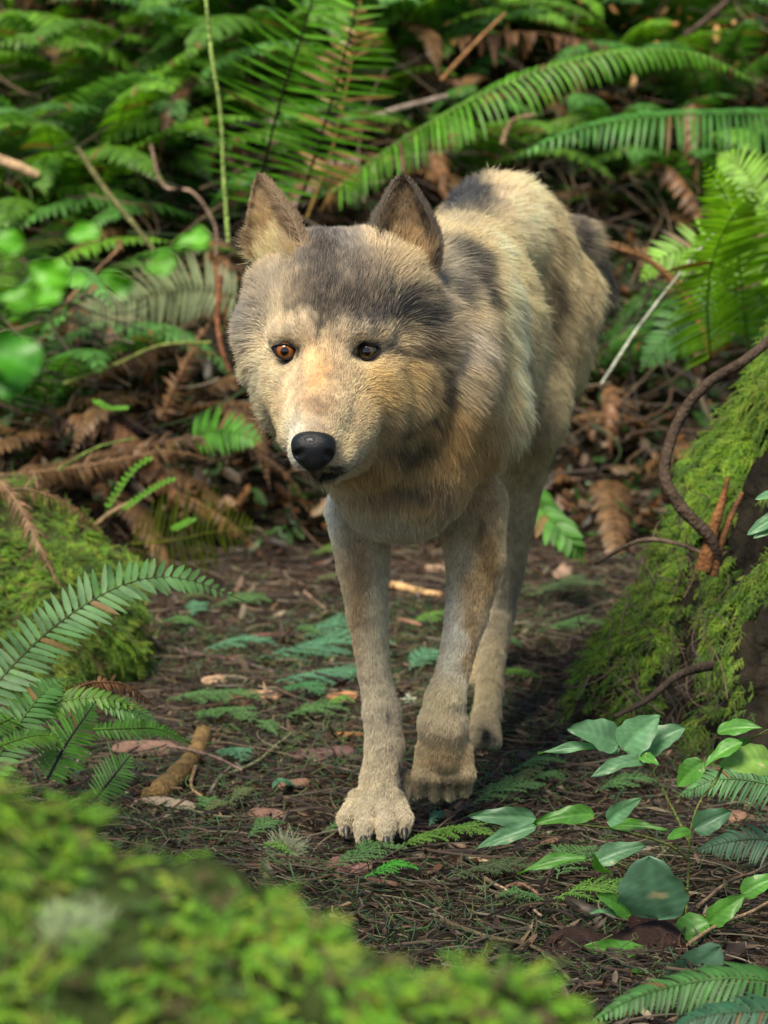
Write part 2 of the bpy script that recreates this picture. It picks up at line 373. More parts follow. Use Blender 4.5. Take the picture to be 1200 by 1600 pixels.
bl(655, 538, -.06, 34, 11, (.10, .07, .04), .9); bl(620, 545, -.12, 30, 8, (.2, .14, .08), .6); bl(690, 600, -.02, 9, 40, (.09, .07, .05), .7); bl(668, 652, -.03, 28, 9, (.09, .07, .05), .8); bl(640, 668, -.06, 22, 7, (.16, .12, .07), .7)
bl(515, 385, -.09, 62, 42, (.27, .22, .17), .95, 110); bl(515, 362, -.05, 60, 26, (.27, .24, .22), .95, 130); bl(500, 388, -.1, 22, 30, (.075, .055, .04), .9, 90); bl(585, 378, -.08, 22, 18, (.66, .53, .36), .8); bl(462, 388, -.08, 16, 22, (.50, .40, .28), .7)
bl(560, 690, -.13, 40, 30, (.60, .48, .28), .7)
bl(500, 748, -.30, 30, 8, (.012, .010, .010), 1.6); bl(528, 744, -.28, 26, 7, (.012, .010, .010), 1.6)
bl(572, 775, -.1, 60, 22, TAN, .5)
for e, s in zip(EYES, (1, 1)):
    BL.append((e+np.array([0, -.012, 0]), np.array([.0150, .03, .0088]), np.array([.012, .010, .010]), 1.3))
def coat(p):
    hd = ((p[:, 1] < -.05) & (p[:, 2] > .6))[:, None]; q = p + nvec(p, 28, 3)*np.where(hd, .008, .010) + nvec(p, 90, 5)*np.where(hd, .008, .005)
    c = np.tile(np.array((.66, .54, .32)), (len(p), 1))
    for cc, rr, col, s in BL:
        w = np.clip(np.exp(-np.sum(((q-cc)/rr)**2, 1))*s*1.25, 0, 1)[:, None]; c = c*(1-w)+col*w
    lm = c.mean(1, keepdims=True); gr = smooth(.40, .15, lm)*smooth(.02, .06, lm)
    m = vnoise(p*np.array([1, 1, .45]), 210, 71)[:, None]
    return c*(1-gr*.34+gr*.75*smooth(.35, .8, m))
def flow_len(p):
    W = 0; Fv = 0; Ln = 0
    for pr in WP:
        if pr.sub: continue
        w = np.exp(-np.maximum(pr.d(p)+.004, 0)/.012)+1e-9
        W = W+w; Fv = Fv+w[:, None]*pr.flow; Ln = Ln+w*pr.ln
    return norm(Fv), Ln/W

wolf = empty('wolf', (.08, .25, 0), 'pale tan and grey wolf walking down the path towards the camera with one forepaw lifted', 'wolf')
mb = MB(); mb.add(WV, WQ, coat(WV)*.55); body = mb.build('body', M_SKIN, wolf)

EC = np.array(EYES)
def grow(name, V, T, n_per_m2, parent, dens=None, lenf=None, flowf=None, colf=None, lift=.42, rad=.00026, K=6, seed=1, lscale=1.0, clump=.13, avoid=True):
    r = np.random.default_rng(seed)
    A = np.cross(V[T[:, 1]]-V[T[:, 0]], V[T[:, 2]]-V[T[:, 0]]); ar = np.linalg.norm(A, axis=1)/2; fn = norm(A)
    cen = V[T].mean(1); w = ar*(dens(cen, fn) if dens else 1.0)
    n = int(w.sum()*n_per_m2); ti = r.choice(len(T), n, p=w/w.sum())
    a = r.random(n); b = r.random(n); m = a+b > 1; a[m] = 1-a[m]; b[m] = 1-b[m]
    p = V[T[ti, 0]]*(1-a-b)[:, None]+V[T[ti, 1]]*a[:, None]+V[T[ti, 2]]*b[:, None]; N = fn[ti]
    fl, ln = flowf(p) if flowf else flow_len(p)
    if avoid:
        keep = np.ones(n, bool)
        for e in EC:
            q = (p-e-np.array([0, -.010, 0]))/np.array([.0172, .03, .0086]); keep &= (np.sum(q*q, 1) > 1)
            dl = p-e; dd = np.linalg.norm(dl[:, [0, 2]], axis=1); near = np.clip(1-(dd-.012)/.022, 0, 1)*(np.abs(dl[:, 1]) < .03)
            out = dl.copy(); out[:, 1] = 0; out = norm(out); fl = norm(fl*(1-near[:, None]*.8)+out*near[:, None]); ln = ln*(1-.72*near)
        q = (p-NOSEC)/np.array([.029, .022, .026]); keep &= np.sum(q*q, 1) > 1
        p, N, fl, ln = p[keep], N[keep], fl[keep], ln[keep]; n = len(p)
    sl = np.clip((ln-.008)/.022, .25, 1)[:, None]; fl = fl + (nvec(p, 22, 11)*.34 + nvec(p, 70, 31)*.24)*sl + r.normal(0, .12, (n, 3))
    t = norm(fl-N*np.sum(fl*N, 1)[:, None])
    L = ln*lscale*r.uniform(.6, 1.15, n)*(1.03+.5*(vnoise(p, 45, 2)-.5)*sl[:, 0])
    lf = lift*r.uniform(.6, 1.4, n)
    d0 = norm(t+N*lf[:, None]*1.5); d1 = norm(t+N*lf[:, None]*.35+np.array([0, 0, -.10]))
    s = np.linspace(0, 1, K)[None, :, None]
    cl = (nvec(p, 150, 77)*clump+nvec(p, 60, 78)*clump*.6)*sl
    pts = p[:, None]+L[:, None, None]*(d0[:, None]*(s-.5*s*s)+d1[:, None]*(.5*s*s)+cl[:, None]*s*s*.5) - N[:, None]*.0008
    c = (colf or coat)(p+t*.3*L[:, None])
    var = r.normal(1, .11, (n, 1))*(1+.45*(vnoise(p, 120, 55)[:, None]-.5)); lm = c.mean(1, keepdims=True); c = np.clip(c*(.80+.40*smooth(.12, .42, lm))*var, .008, .86)
    lum = c.mean(1, keepdims=True)
    # guard hairs: in grey areas a share of strands are near white, others black tipped
    g = r.random((n, 1)); greyish = np.clip(1-lum/.35, 0, 1)*np.clip(lum/.10, 0, 1)
    tip = np.where(g < .14*greyish+.03, .38, np.where(g > 1-.10*(1-greyish)-.05, .14, lum)); tipc = c/np.maximum(lum, .01)*tip
    ss = np.linspace(0, 1, K)[None, :, None]
    cc = c[:, None]*(.80+.28*ss)*(1-smooth(.45, .9, ss)*.75)+tipc[:, None]*smooth(.45, .9, ss)*.75
    rr = np.outer(rad*r.uniform(.7, 1.3, n), np.array([1.0, 1.0, .95, .8, .55, .12])[:K] if K == 6 else np.linspace(1, .12, K))
    return hair_obj(name, pts, rr, np.clip(cc, 0, .9), M_FUR, parent)

NOSEC = P(490, 708, -.335)
tri = np.concatenate([WQ[:, [0, 1, 2]], WQ[:, [0, 2, 3]]])
def dens(c, n):
    view = norm(CAM-c); f = np.sum(view*n, 1)
    head = (c[:, 1] < -.03) & (c[:, 2] > .58)
    return np.where(f > -.25, 1.0, .12)*np.where(head, 2.4, 1.0)*np.where((c[:, 2] < .45), 1.5, 1.0)*np.where(c[:, 1] > .85, .8, 1)
FURN = 400000
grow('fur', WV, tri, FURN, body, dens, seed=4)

def gdens(c, n):
    f = np.sum(norm(CAM-c)*n, 1); face = smooth(.0, -.10, c[:, 1])*(c[:, 2] > .5)
    return np.where(f > -.3, 1.0, .1)*(1-face*.93)*smooth(.36, .50, c[:, 2])
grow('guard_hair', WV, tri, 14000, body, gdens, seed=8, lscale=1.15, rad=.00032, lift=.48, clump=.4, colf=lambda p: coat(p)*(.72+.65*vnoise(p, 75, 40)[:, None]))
# ears
def ear(B, T, W, O, col_out, col_in, seed, edge=(.07, .05, .035), cup=.62, wprof=None):
    """B base centre, T tip, W half-width vector at the base, O direction the opening faces"""
    B, T, W, O = map(lambda a: np.array(a, float), (B, T, W, O))
    ax = T-B; O = norm(O-ax*(O@ax)/(ax@ax)); W = W-ax*(W@ax)/(ax@ax); W = W-O*(W@O)
    nu, nv = 15, 16; vs_ = []; hw = np.linalg.norm(W); Wn = W/hw
    for layer in (0, 1):
        for j in range(nv):
            v = j/(nv-1); w = hw*((1-v**2.7)**.72*(1+.22*math.sin(math.pi*min(v*1.3, 1)))*(1-.12*v)) + .001
            for i in range(nu):
                ph = (i/(nu-1)-.5)*2*R(78)
                rr = w-(0 if layer == 0 else .0045*(1-v*.55))
                rr = max(rr, .0004)
                vs_.append(B+ax*v+Wn*rr*math.sin(ph)*1.02-O*(rr*math.cos(ph)*cup-w*.35*cup)+ (O*.0 if layer else 0))
    vs_ = np.array(vs_); F = []; I = lambda l, j, i: l*nu*nv+j*nu+i
    for j in range(nv-1):
        for i in range(nu-1):
            F.append((I(0, j, i), I(0, j, i+1), I(0, j+1, i+1), I(0, j+1, i))[::-1]); F.append((I(1, j, i), I(1, j, i+1), I(1, j+1, i+1), I(1, j+1, i)))
    nin = len(F)
    for j in range(nv-1):
        F.append((I(0, j, 0), I(0, j+1, 0), I(1, j+1, 0), I(1, j, 0))); F.append((I(0, j, nu-1), I(1, j, nu-1), I(1, j+1, nu-1), I(0, j+1, nu-1)))
    F = np.array(F); col_out = np.array(col_out); col_in = np.array(col_in)
    def colf(p):
        rel = p-B; v = np.clip(rel@ax/(ax@ax), 0, 1); u = np.abs((rel@Wn))/hw
        dep = rel@O; inside = smooth(-.4, .5, 0*v)  # replaced per layer below
        return v, u
    mb = MB(); v_ = np.clip((vs_-B)@ax/(ax@ax), 0, 1)[:, None]
    half = nu*nv; C = np.concatenate([np.tile(col_out, (half, 1)), np.tile(col_in, (half, 1))])*.6
    # which winding faces outwards: outer layer is away from O at the middle
    mb.add(vs_, F, C); eo = mb.build('ear', M_SKIN, body)
    q = F[:nin]; tr = np.concatenate([q[:, [0, 1, 2]], q[:, [0, 2, 3]]])
    lay = (tr.min(1) >= half)
    To = tr[~lay]; Ti = tr[lay]
    def fix(Tr, want):
        n = np.cross(vs_[Tr[:, 1]]-vs_[Tr[:, 0]], vs_[Tr[:, 2]]-vs_[Tr[:, 0]]); c = vs_[Tr].mean(1)
        t = np.clip((c-B)@ax/(ax@ax), 0, 1)[:, None]; axis_pt = B+ax*t+O*hw*.5*(1-t)
        out = np.sum(n*(c-axis_pt), 1)*want < 0; Tr = Tr.copy(); Tr[out] = Tr[out][:, ::-1]; return Tr
    To = fix(To, 1); Ti = fix(Ti, -1)
    def edgecol(p, base):
        v = np.clip((p-B)@ax/(ax@ax), 0, 1)[:, None]; u = np.abs((p-B)@Wn)[:, None]/hw
        w = (1-np.minimum(v, .999)**2.7)**.72*(1+.22*np.sin(np.pi*np.minimum(v*1.3, 1)))*(1-.12*v)+.02
        e = np.clip(smooth(.78, .98, u/w)+smooth(.80, .97, v), 0, 1)*.9*smooth(.12, .4, v)
        return base*(1-e)+np.array(edge)*e
    def fo(p):
        v = np.clip((p-B)@ax/(ax@ax), 0, 1); return np.tile(norm(ax), (len(p), 1)), .008+.018*(1-v)**4
    def fi(p):
        v = np.clip((p-B)@ax/(ax@ax), 0, 1); side = (p-B)@Wn/hw
        f = norm(norm(ax)*.8 + np.outer(-side*.2, Wn) + O*.7); return f, .011+.034*(1-v)**1.1
    co = lambda p: edgecol(p, np.tile(col_out, (len(p), 1))*(1+.5*(vnoise(p, 60, 9)-.5))[:, None])
    def ci(p):
        v = np.clip((p-B)@ax/(ax@ax), 0, 1)[:, None]
        side = ((p-B)@Wn/hw)[:, None]
        base = col_in*(1-v*.35); return edgecol(p, base)
    grow('ear_fur', vs_, To, 800000, eo, None, flowf=fo, colf=co, seed=seed, avoid=False, clump=.15, lift=.25, rad=.0003)
    grow('ear_tuft', vs_, Ti, 900000, eo, None, flowf=fi, colf=ci, seed=seed+1, avoid=False, clump=.4, lift=.8, rad=.00034)
    rim = F[nin:]; rt = np.concatenate([rim[:, [0, 1, 2]], rim[:, [0, 2, 3]]])
    def fr_(p):
        v = np.clip((p-B)@ax/(ax@ax), 0, 1); sd_ = np.sign((p-B)@Wn); return norm(norm(ax)*.7+np.outer(sd_, Wn)*.5), .007+.012*(1-v)
    grow('ear_rim_fur', vs_, rt, 2600000, eo, None, flowf=fr_, colf=lambda p: edgecol(p, np.tile(col_in*.7, (len(p), 1))), seed=seed+2, avoid=False, clump=.3, lift=.5, rad=.0003)
ear(P(445, 425, -.095), P(406, 274, -.085), np.array([.8, -.6, 0.0])*.039, (-.6, -.8, .12), (.22, .15, .09), (.86, .66, .40), 21, (.30, .20, .11))
ear(P(632, 435, -.070), P(629, 275, -.060), np.array([.98, .12, 0])*.041, (.10, -.98, .12), (.30, .20, .11), (.56, .40, .22), 31)

# nose
NP = [Prim('ell', c=P(490, 703, -.334), r=(.0275, .020, .0225), k=.01), Prim('ell', c=P(490, 690, -.328), r=(.0265, .022, .014), k=.01),
      Prim('cap', a=P(491, 725, -.338), b=P(494, 740, -.325), ra=.0105, rb=.007, k=.012)]
NP += [Prim('cap', a=P(473, 706, -.362), b=P(462, 712, -.345), ra=.0064, rb=.0048, k=.004, sub=True), Prim('cap', a=P(509, 708, -.360), b=P(520, 714, -.343), ra=.0064, rb=.0048, k=.004, sub=True),
       Prim('cap', a=P(491, 712, -.362), b=P(492, 738, -.352), ra=.0015, rb=.0018, k=.004, sub=True)]
nv_, nq_ = mesh_prims(NP, .0011)
mb = MB(); mb.add(nv_, nq_, (.006, .006, .007)); mb.build('nose', M_NOSE, body)

# eyes
def eye(c, gaze, iris):
    r = .0150; gaze = norm(np.array(gaze, float)); mb = MB(); n1, n2 = 40, 30
    X = norm(np.cross(gaze, (0, 0, 1))); Y = np.cross(X, gaze); V = []; C = []
    for j in range(n2+1):
        th = math.pi*(j/n2)**1.4
        for i in range(n1):
            ph = 2*math.pi*i/n1
            V.append(c+r*(gaze*math.cos(th)+(X*math.cos(ph)+Y*math.sin(ph))*math.sin(th)))
            a = th/R(1)
            rn = .75+.5*random.random()
            C.append((.004, .004, .004) if a < 22 else tuple(k*rn*min(1, (a-18)/12)*(1.2-.75*(a-20)/25) for k in iris) if a < 45 else (.012, .008, .006) if a < 56 else (.06, .04, .03))
    F = [(j*n1+i, j*n1+(i+1) % n1, (j+1)*n1+(i+1) % n1, (j+1)*n1+i) for j in range(n2) for i in range(n1)]
    mb.add(V, F, np.array(C)); e = mb.build('eye', M_EYE, body)
    return e
def lids(c, tilt, sx):
    """dark almond-shaped rim round the eye"""
    mb = MB(); n = 40; V = []; k = 8
    for i in range(n):
        a = 2*math.pi*i/n; ca, sa = math.cos(a), math.sin(a)
        px_ = .0170*ca*abs(ca)**.10; pz_ = .0090*sa*(1-.42*abs(ca)**2)
        x = px_*math.cos(tilt)-pz_*math.sin(tilt); z = px_*math.sin(tilt)+pz_*math.cos(tilt)
        rr = math.hypot(x, z); y = -math.sqrt(max(.0158**2-min(rr, .0150)**2, 0))*.95
        cen = np.array([x+sx*.0, y, z]); rad_ = norm(np.array([x, -.004, z]))
        for j in range(k):
            b = 2*math.pi*j/k; V.append(c+cen+(rad_*math.cos(b)*.0022+np.array([0, -1, 0])*math.sin(b)*.0015))
    F = [(i*k+j, ((i+1) % n)*k+j, ((i+1) % n)*k+(j+1) % k, i*k+(j+1) % k) for i in range(n) for j in range(k)]
    mb.add(V, F, (.012, .010, .010)); return mb.build('eyelid', M_SKIN, body)
for e, s, ir in zip(EYES, (-1, 1), ((.30, .085, .010), (.085, .050, .018))):  # iris colours carry the light: left painted lit, right painted shaded
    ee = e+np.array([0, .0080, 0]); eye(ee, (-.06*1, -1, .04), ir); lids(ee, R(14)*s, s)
# claws
for (x, y, Y, r) in TO:
    mb = MB(); a = P(x, y+3, Y-.011); b = a+np.array([0, -.014, -.010]); V = []; n = 8
    for j, (t, rr) in enumerate(((0, .0052), (.35, .0048), (.7, .0032), (1, .0004))):
        for i in range(n):
            an = 2*math.pi*i/n; V.append(a+(b-a)*t+np.array([math.cos(an)*rr, 0, math.sin(an)*rr])-np.array([0, 0, .002*t*t]))
    F = [(j*n+i, j*n+(i+1) % n, (j+1)*n+(i+1) % n, (j+1)*n+i) for j in range(3) for i in range(n)]
    mb.add(V, F, (.03, .025, .022)); mb.build('claw', M_CLAW, body)
# whiskers
wp = []; r_ = np.random.default_rng(5)
for sx, bx in ((-1, 462), (1, 528)):
    for i in range(9):
        b = P(bx+r_.uniform(-8, 8), 700+r_.uniform(-14, 16), -.30); d = norm(np.array([sx*1.0, .55, -.35+r_.uniform(-.3, .3)])); L = r_.uniform(.03, .055)
        wp.append([b+d*L*t+np.array([0, 0, -.012])*t*t for t in np.linspace(0, 1, 6)])
wp = np.array(wp)
hair_obj('whiskers', wp, np.tile(np.linspace(.0003, .00006, 6), (len(wp), 1)), np.full(wp.shape, .04), M_FUR, body)
# ------------------------------------------------------------------ terrain
def H(x, y):
    x = np.asarray(x, float); y = np.asarray(y, float)
    p = np.stack([x, y, np.zeros_like(x)], -1)
    z = fbm(p, 1.6, 4, 3)*.055*smooth(-.2, 1.2, np.abs(x-.1)+.35*np.abs(y)) + fbm(p, 9, 8, 3)*.022
    y0 = 1.95+.12*np.sin(x*2.1)+fbm(p, 1.1, 31, 2)*.5
    s = np.maximum(y-y0, 0)
    bank = np.where(s < 2.6, s*.56, 2.6*.56+(s-2.6)*.10)
    z = z + bank*smooth(0, .35, s) + fbm(p, 2.7, 17, 3)*.22*smooth(0, 1, s)
    z = z + .18*smooth(.7, 2.2, x) + .12*smooth(-.8, -2, x)
    return z
def G(px, py, up=0.0):
    r = ray(px, py); t = np.linspace(2.0, 12, 1500); p = CAM+t[:, None]*r
    d = p[:, 2]-H(p[:, 0], p[:, 1]); k = np.argmax(d < 0) if (d < 0).any() else len(t)-1
    q = p[k].copy(); q[2] += up; return q
M_SOIL = mat_attr('soil', .95, .1, namt=.5, nscale=55, bump=.9, bscale=140)
xs = np.unique(np.concatenate([np.linspace(-30, -1.6, 30), np.linspace(-1.6, 1.6, 230), np.linspace(1.6, 30, 30)]))
ys = np.unique(np.concatenate([np.linspace(-12, -1.3, 16), np.linspace(-1.3, 5.5, 420), np.linspace(5.5, 60, 40)]))
gx, gy = np.meshgrid(xs, ys, indexing='ij'); gz = H(gx, gy); gv = np.stack([gx, gy, gz], -1).reshape(-1, 3)
ny = len(ys); ii = (np.arange(len(xs)-1)[:, None]*ny+np.arange(ny-1)[None]).reshape(-1)
gf = np.stack([ii, ii+ny, ii+ny+1, ii+1], 1)
w = np.clip(fbm(gv, 2.2, 61, 3)*3+.25, 0, 1)[:, None]
gc = np.array((.017, .012, .008))*(1-w)+np.array((.016, .022, .007))*w
mb = MB(); mb.add(gv, gf, gc); g = mb.build('ground', M_SOIL); tag(g, kind='structure')

# ------------------------------------------------------------------ generators
M_LEAF = mat_attr('leaf', .42, .45, .38, namt=.25, nscale=30)
M_FERN = mat_attr('fern_leaf', .5, .4, .42, namt=.3, nscale=35)
M_DEAD = mat_attr('dead_leaf', .5, .4, .22, (1.3, .9, .5), namt=.45, nscale=60)
M_WOOD = mat_attr('wood', .85, .2, namt=.4, nscale=45, bump=.8, bscale=160)
M_BARK = mat_attr('bark', .9, .15, namt=.45, nscale=22, bump=1.0, bscale=60)
M_STRAND = mat_hair('plant_strand', .05, .4)

def crom(P_, n):
    P_ = np.asarray(P_, float)
    if len(P_) == 2: P_ = np.stack([P_[0], P_.mean(0), P_[1]])
    Q = np.vstack([2*P_[0]-P_[1], P_, 2*P_[-1]-P_[-2]]); out = []
    for i in range(1, len(Q)-2):
        for t in np.linspace(0, 1, 16, endpoint=False):
            a, b, c, d = Q[i-1:i+3]; out.append(.5*((2*b)+(c-a)*t+(2*a-5*b+4*c-d)*t*t+(3*b-a-3*c+d)*t**3))
    out.append(Q[-2]); out = np.array(out)
    s = np.concatenate([[0], np.cumsum(np.linalg.norm(np.diff(out, axis=0), axis=1))]); u = np.linspace(0, s[-1], n)
    return np.stack([np.interp(u, s, out[:, k]) for k in range(3)], 1), s[-1]
def tube(mb, pts, r0, r1, col, n=6, seg=16, rough=0.0, knots=0):
    c, L = crom(pts, seg); T = norm(np.gradient(c, axis=0)); up = np.array([0, 0, 1.]) if abs(T[0, 2]) < .9 else np.array([1., 0, 0])
    r = np.linspace(r0, r1, seg); V = []
    X = norm(np.cross(T, up)); Y = np.cross(X, T)
    for j in range(n):
        a = 2*math.pi*j/n; rr = r*(1+rough*(vnoise(c+np.array([j*3.1, 0, 0]), 60)-.5)*2)
        V.append(c+(X*math.cos(a)+Y*math.sin(a))*rr[:, None])
    V = np.stack(V, 1).reshape(-1, 3)
    F = np.array([(i*n+j, i*n+(j+1) % n, (i+1)*n+(j+1) % n, (i+1)*n+j) for i in range(seg-1) for j in range(n)])
    V = np.vstack([V, c[0], c[-1]]); m = len(V)
    F2 = np.array([(m-2, (j+1) % n, j, j) for j in range(n)]+[(m-1, (seg-1)*n+j, (seg-1)*n+(j+1) % n, (seg-1)*n+(j+1) % n) for j in range(n)])
    col = np.asarray(col); cc = col[None]*(1+.5*(vnoise(V, 35)[:, None]-.5))
    mb.add(V, F, cc); mb.add(V, F2[:, :3], cc)
    return c, T

def frond(mb, pts, W, nrm=(0, -.6, 1), n=34, col=(.05, .12, .02), rcol=None, ang=68, droop=.25, curl=0.0, base=.12, wid=.82, jit=.05, fold=.25, seed=0, taper=1.0, r0=.0022, tipcol=None, missing=0.0, blunt=.5):
    """one sword-fern frond along the points: rachis and two rows of blades"""
    r = np.random.default_rng(seed); c, L = crom(pts, 60); T = norm(np.gradient(c, axis=0))
    N = norm(np.array(nrm, float)-T*(T@np.array(nrm, float))[:, None]); S = np.cross(T, N)
    tube(mb, pts, r0, r0*.3, rcol if rcol is not None else np.array(col)*.9+np.array([.02, .012, 0]), 5, 24)
    ts = base+(1-base)*(np.arange(n)+.5)/n; col = np.array(col, float)
    step = L*(1-base)/n; K = 6
    V = []; F = []; C = []
    bw = np.array([.55, .95, 1.0, .9, blunt+.12, .08])
    for k, t in enumerate(ts):
        i = t*59; i0 = int(i); f = i-i0; i1 = min(i0+1, 59)
        o = c[i0]*(1-f)+c[i1]*f; Tt, Nt, St = T[i0], N[i0], S[i0]
        tt = (t-base)/(1-base); prof = min(1, .62+tt*1.9)*(1-max(0, (tt-.35)/.65)**(1.7*taper))+.015
        for sgn in (-1, 1):
            if r.random() < missing: continue
            a = R(ang+r.normal(0, 60*jit))-R(22)*tt; ln = W*prof*(1+r.normal(0, jit*1.5))
            d = St*sgn*math.sin(a)+Tt*math.cos(a); nn = norm(Nt+d*r.normal(0, .12)+Tt*r.normal(0, .12)); side = norm(np.cross(d, nn))
            w = min(step*wid*.5, ln*.22)*(1+r.normal(0, .08)); cb = col*(1+r.normal(0, .15)); cb = np.array((.16, .10, .03)) if r.random() < .025 else cb
            if tipcol is not None: cb = cb*(1-tt)+np.array(tipcol)*tt
            m = len(V); p = o.copy(); dd = d.copy(); seg = ln/(K-1); cu = curl*(1+r.normal(0, .4)); tw = r.normal(0, .12+abs(curl)*.25)
            for q in range(K):
                s = q/(K-1)
                sd = norm(side*math.cos(tw*s)+nn*math.sin(tw*s))
                V += [p-sd*w*bw[q]+nn*w*fold*bw[q], p, p+sd*w*bw[q]+nn*w*fold*bw[q]]
                cc_ = cb*(1-.12*s); C += [cc_, cc_*1.12, cc_]
                if q < K-1:
                    dd = norm(dd+np.array([0, 0, -1.])*droop/(K-1)-nn*cu/(K-1)*1.6+nn*.0); p = p+dd*seg
                    F += [(m+3*q, m+3*q+1, m+3*q+4, m+3*q+3), (m+3*q+1, m+3*q+2, m+3*q+5, m+3*q+4)]
    mb.add(np.array(V), np.array(F), np.clip(np.array(C), .003, 1))

GREEN = (.085, .20, .020); DEEP = (.045, .13, .022); BLUEG = (.075, .19, .045); YELG = (.13, .20, .015); RUST = (.125, .060, .026); PALEB = (.32, .19, .095)

def arc(p0, az, e0, e1, L, n=7, side=0.0):
    p = np.array(p0, float); out = [p.copy()]
    for i in range(n-1):
        e = e0+(e1-e0)*(i/(n-2))**.9; a = az+side*i/(n-1)
        p = p+L/(n-1)*np.array([math.sin(a)*math.cos(e), math.cos(a)*math.cos(e), math.sin(e)]); out.append(p.copy())
    return np.array(out)

def fern_proto(name, label, cat, nf, L, W, col, seed, dead=0, n=30, e0=(55, 78), e1=(-35, 5), group=None):
    r = np.random.default_rng(seed); root = empty(name, (0, 0, 0), label, cat, group)
    for i in range(nf+dead):
        dd = i >= nf; az = 2*math.pi*(i+r.uniform(-.3, .3))/nf if not dd else r.uniform(0, 6.28)
        ll = L*r.uniform(.7, 1.15); ee0, ee1 = R(r.uniform(*e0)), R(r.uniform(*e1))
        if dd: ee0, ee1 = R(r.uniform(10, 40)), R(r.uniform(-60, -20))
        pts = arc((math.sin(az)*.02, math.cos(az)*.02, 0), az, ee0, ee1, ll, side=r.uniform(-.5, .5))
        nrm = (r.uniform(-.25, .25), r.uniform(-.25, .25), 1)
        mb = MB()
        if dd: frond(mb, pts, W*.75, nrm, n, np.array(RUST)*r.uniform(.6, 1.3), None, 60, .3, 1.4, jit=.15, seed=seed*50+i, missing=.1)
        else: frond(mb, pts, W*r.uniform(.85, 1.1), nrm, n, np.array(col)*r.uniform(.75, 1.3), None, 70, .35, .15, seed=seed*50+i)
        mb.build('frond', M_DEAD if dd else M_FERN, root)
    return root
def place_tree(root, loc, rz, sc, first=False, label=None, group=None, tilt=(0, 0)):
    r = root if first else root.copy()
    if not first: COL.objects.link(r)
    r.location = loc; r.rotation_euler = (tilt[0], tilt[1], rz); r.scale = (sc, sc, sc)
    if label: r['label'] = label
    if group: r['group'] = group
    if not first:
        for ch in list(root.children):
            c = ch.copy(); COL.objects.link(c); c.parent = r
    return r

def strands_on_ground(n, reg, lr, rr, cols, seed, K=5, h0=.0, lift=.012, wig=.25, mask=None, tilt=.12, hfun=H):
    r = np.random.default_rng(seed); x = r.uniform(reg[0], reg[1], n); y = r.uniform(reg[2], reg[3], n)
    if mask is not None:
        k = mask(x, y) > r.random(n); x, y = x[k], y[k]; n = len(x)
    a = r.uniform(0, 2*math.pi, n); L = r.uniform(*lr, n)**1.0; u = np.linspace(-.5, .5, K)
    bend = r.normal(0, wig, n); ax = a[:, None]+bend[:, None]*u[None]*2
    d = np.stack([np.cos(ax), np.sin(ax)], -1)*(L/(K-1))[:, None, None]
    xy = np.cumsum(d, 1); xy = xy-xy.mean(1, keepdims=True)+np.stack([x, y], -1)[:, None]
    hz = hfun(xy[..., 0], xy[..., 1]); ti = r.normal(0, tilt, n)
    z = hz*.5+hz.mean(1, keepdims=True)*.5+h0+r.random((n, 1))*lift+(ti*L)[:, None]*u[None]
    z = np.maximum(z, hz+.0005)
    pts = np.concatenate([xy, z[..., None]], -1)
    rad = r.uniform(*rr, n)[:, None]*np.linspace(1, .55, K)[None]
    cols = np.array(cols); c = cols[r.integers(0, len(cols), n)]*r.uniform(.5, 1.4, (n, 1)); c = np.tile(c[:, None], (1, K, 1))
    return pts, rad, c

